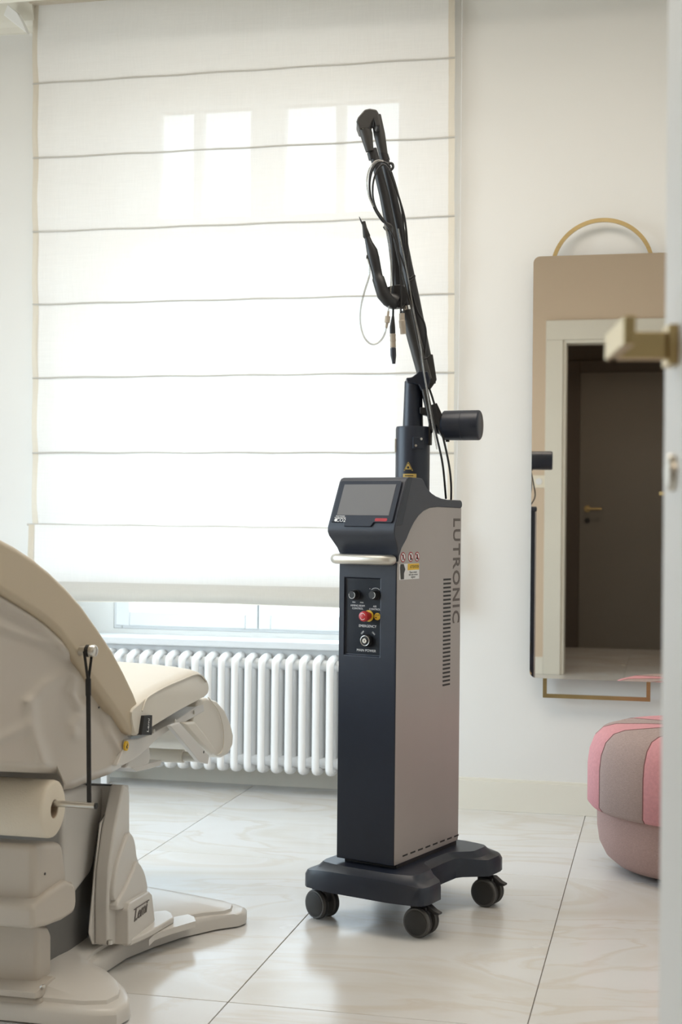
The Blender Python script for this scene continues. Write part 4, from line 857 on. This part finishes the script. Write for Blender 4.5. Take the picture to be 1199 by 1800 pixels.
# ================================================================== POUF
PC = Vector((.115, 4.175, 0)); PR = .335
pf = thing('pouf', 'round pink and mauve striped pouf on the tiled floor below the mirror', 'pouf', PC)
def sector(bm, a0, a1, prof, n=14, lift=0):
    cols = []
    for i in range(n+1):
        a = a0+(a1-a0)*i/n; e = 1-.012*(abs(2*i/n-1))**6
        cols.append([bm.verts.new((math.cos(a)*r*e, math.sin(a)*r*e, z)) for r, z in prof])
    for p, q in zip(cols, cols[1:]):
        for k in range(len(prof)-1): bm.faces.new((p[k], p[k+1], q[k+1], q[k]))
zt = .405; zb2 = .178
upper = [(PR*.90, zb2-.004), (PR*.97, zb2), (PR, zb2+.012), (PR*1.0, zt-.11), (PR*.985, zt-.07), (PR*.945, zt-.035), (PR*.875, zt-.012), (PR*.77, zt-.002), (PR*.5, zt+.002), (PR*.15, zt+.004), (.004, zt+.004)]
lower = [(.01, .012), (PR*.66, .012), (PR*.76, .018), (PR*.84, .040), (PR*.895, .075), (PR*.915, .12), (PR*.92, zb2+.006), (PR*.80, zb2+.006)]
# panel boundaries in angle, seen from the camera: pink | mauve | pink ...
def ang_at(px, z=.3, y=1350):
    # angle on the drum of the point seen at this pixel column
    d = ray(px, y); A2 = d.x**2+d.y**2; ox, oy = CAM.x-PC.x, CAM.y-PC.y; Bq = ox*d.x+oy*d.y; Cq = ox*ox+oy*oy-PR*PR; disc = Bq*Bq-A2*Cq
    t = (-Bq-math.sqrt(max(0, disc)))/A2; return math.atan2(oy+d.y*t, ox+d.x*t)
a1_, a2_ = ang_at(1052)%(2*PI), ang_at(1129)%(2*PI)
wm = a2_-a1_; wp = (2*PI-4*wm)/4 if wm < PI/2 else .5
nseg = 6; wp = (2*PI/nseg)-wm
a = a1_
for k in range(nseg):
    b = BM(); sector(b, a, a+wm, upper); obj('mauve_panel', b, 'mauve', pf, local=True, ang=70)
    b = BM(); sector(b, a+wm, a+wm+wp, upper); obj('pink_panel', b, 'pink', pf, local=True, ang=70)
    for aa in (a, a+wm):
        b = BM(); rod(b, [Vector((math.cos(aa)*r*.989, math.sin(aa)*r*.989, z)) for r, z in upper[1:]], .0016, 6); obj('seam', b, 'seam', pf, local=True)
    a += wm+wp
b = BM(); sector(b, 0, 2*PI, lower, 64); obj('lower_drum', b, 'mauve2', pf, local=True, ang=60)
b = BM(); stack(b, (0, 0, 0), (0, 0, 1), [(0, PR*.60), (.014, PR*.60)], 48); obj('foot_ring', b, 'blackrub', pf, local=True)

# ================================================================== MIRROR
YM = 4.765
mx0, mx1 = -.445, .005; mz0, mz1 = .461, 1.866
mr = thing('wall_mirror', 'tall rectangular wall mirror with brass arch and brass loop behind', 'mirror', ((mx0+mx1)/2, YW, mz0))
def rrect(x0, x1, z0, z1, r, y, n=6):
    out = []
    for cx_, cz_, a0_ in ((x1-r, z1-r, 0), (x0+r, z1-r, 90), (x0+r, z0+r, 180), (x1-r, z0+r, 270)):
        for k in range(n+1): a = math.radians(a0_+90*k/n); out.append(Vector((cx_+r*math.cos(a), y, cz_+r*math.sin(a))))
    return out
b = BM(); prism(b, rrect(mx0, mx1, mz0, mz1, .022, YM), (0, .003, 0)); obj('mirror_glass', b, 'mirror', mr, smooth=False)
b = BM(); prism(b, rrect(mx0+.0006, mx1-.0006, mz0+.0006, mz1-.0006, .022, YM+.003), (0, .006, 0)); obj('mirror_backing', b, 'darkgrey', mr, smooth=False)
xc = -.2205; ra = .160
def flatbar(bm, pts, w, y0, y1):
    pts = [Vector(p) for p in pts]; L1, L2 = [], []
    for i, p in enumerate(pts):
        d = (pts[min(i+1, len(pts)-1)]-pts[max(0, i-1)]).normalized(); nrm = Vector((-d.z, 0, d.x))
        L1.append(p+nrm*w/2); L2.append(p-nrm*w/2)
    poly = [[b_.verts.new((p.x, yy, p.z)) for p in lst] for b_ in (bm,) for lst in (L1, L2) for yy in (y0, y1)]
    n = len(pts)
    for i in range(n-1):
        for a, c in ((0, 1), (1, 3), (3, 2), (2, 0)): bm.faces.new((poly[a][i], poly[a][i+1], poly[c][i+1], poly[c][i]))
zar = PY(1059, 384, 4.79).z-ra*1.0
b = BM(); flatbar(b, [(xc+ra*1.02*math.cos(a), 0, zar-.006+ra*math.sin(a)) for a in [PI*k/40 for k in range(41)]]+[(xc-ra*1.02, 0, zar-.10)], .013, 4.783, 4.793); obj('brass_arch', b, 'brass', mr, ang=40)
b = BM(); x0, x1 = PY(958, 1210, 4.79).x, PY(1140, 1210, 4.79).x; z0 = PY(1050, 1226, 4.79).z
box(b, x0-.0065, x0+.0065, 4.783, 4.793, z0-.0065, .62); box(b, x1-.0065, x1+.0065, 4.783, 4.793, z0-.0065, .62); box(b, x0+.0065, x1-.0065, 4.783, 4.793, z0-.0065, z0+.0065); obj('brass_loop', b, 'brass', mr)
b = BM()
for z in (.6, 1.7): box(b, xc-.06, xc+.06, YM+.009, YW, z, z+.04)
obj('wall_bracket', b, 'darkgrey', mr)
# light switch seen in the mirror, on the doorway wall
sx = -.80; b = BM(); box(b, sx-.04, sx+.04, YD1, YD1+.009, 1.18, 1.26); sw = obj('light_switch', b, 'switch', bevel=.003); tag(sw, 'square cream wall switch beside the doorway, seen in the mirror', 'light switch')
b = BM(); stack(b, (sx, YD1+.009, 1.22), (0, 1, 0), [(0, .022), (.005, .021)], 28); obj('switch_dial', b, 'white', sw)

# ================================================================== OPEN DOOR
E0 = Vector((-.004, 1.22, 0)); Hh = Vector((.128, .42, 0)); dl = (Hh-E0).normalized(); nl = Vector((-abs(dl.y), -abs(dl.x), 0)).normalized()
if nl.dot(dl) > 1e-3: nl = Vector((dl.y, -dl.x, 0))
nl = Vector((dl.y, -dl.x, 0)); 
if nl.x > 0: nl = -nl
dd = thing('door_1', None, None, Hh, kind='structure')
b = BM(); Ld = (Hh-E0).length; obox(b, (E0+Hh)/2-nl*.020+UP*1.052, dl, nl, UP, Ld/2, .020, 1.043); obj('door_leaf', b, 'doorp', dd, bevel=.002)
zh = 1.137; P0 = E0+dl*.052+UP*zh
b = BM(); obox(b, P0+nl*.004, dl, nl, UP, .016, .004, .016); hs = obj('handle_rosette', b, 'brass', dd, bevel=.001)
b = BM(); obox(b, P0+nl*.030, dl, nl, UP, .0105, .022, .0105); obj('handle_neck', b, 'brass', dd, bevel=.0012)
b = BM(); obox(b, P0+nl*.050+dl*.045, dl, nl, UP, .056, .0045, .0105); obj('handle_grip', b, 'brass', dd, bevel=.001)
P1 = E0+dl*.052+UP*1.036
b = BM(); stack(b, P1, nl, [(0, .0150), (.004, .0150), (.006, .0135)], 36); obj('lock_rosette', b, 'satin', dd)
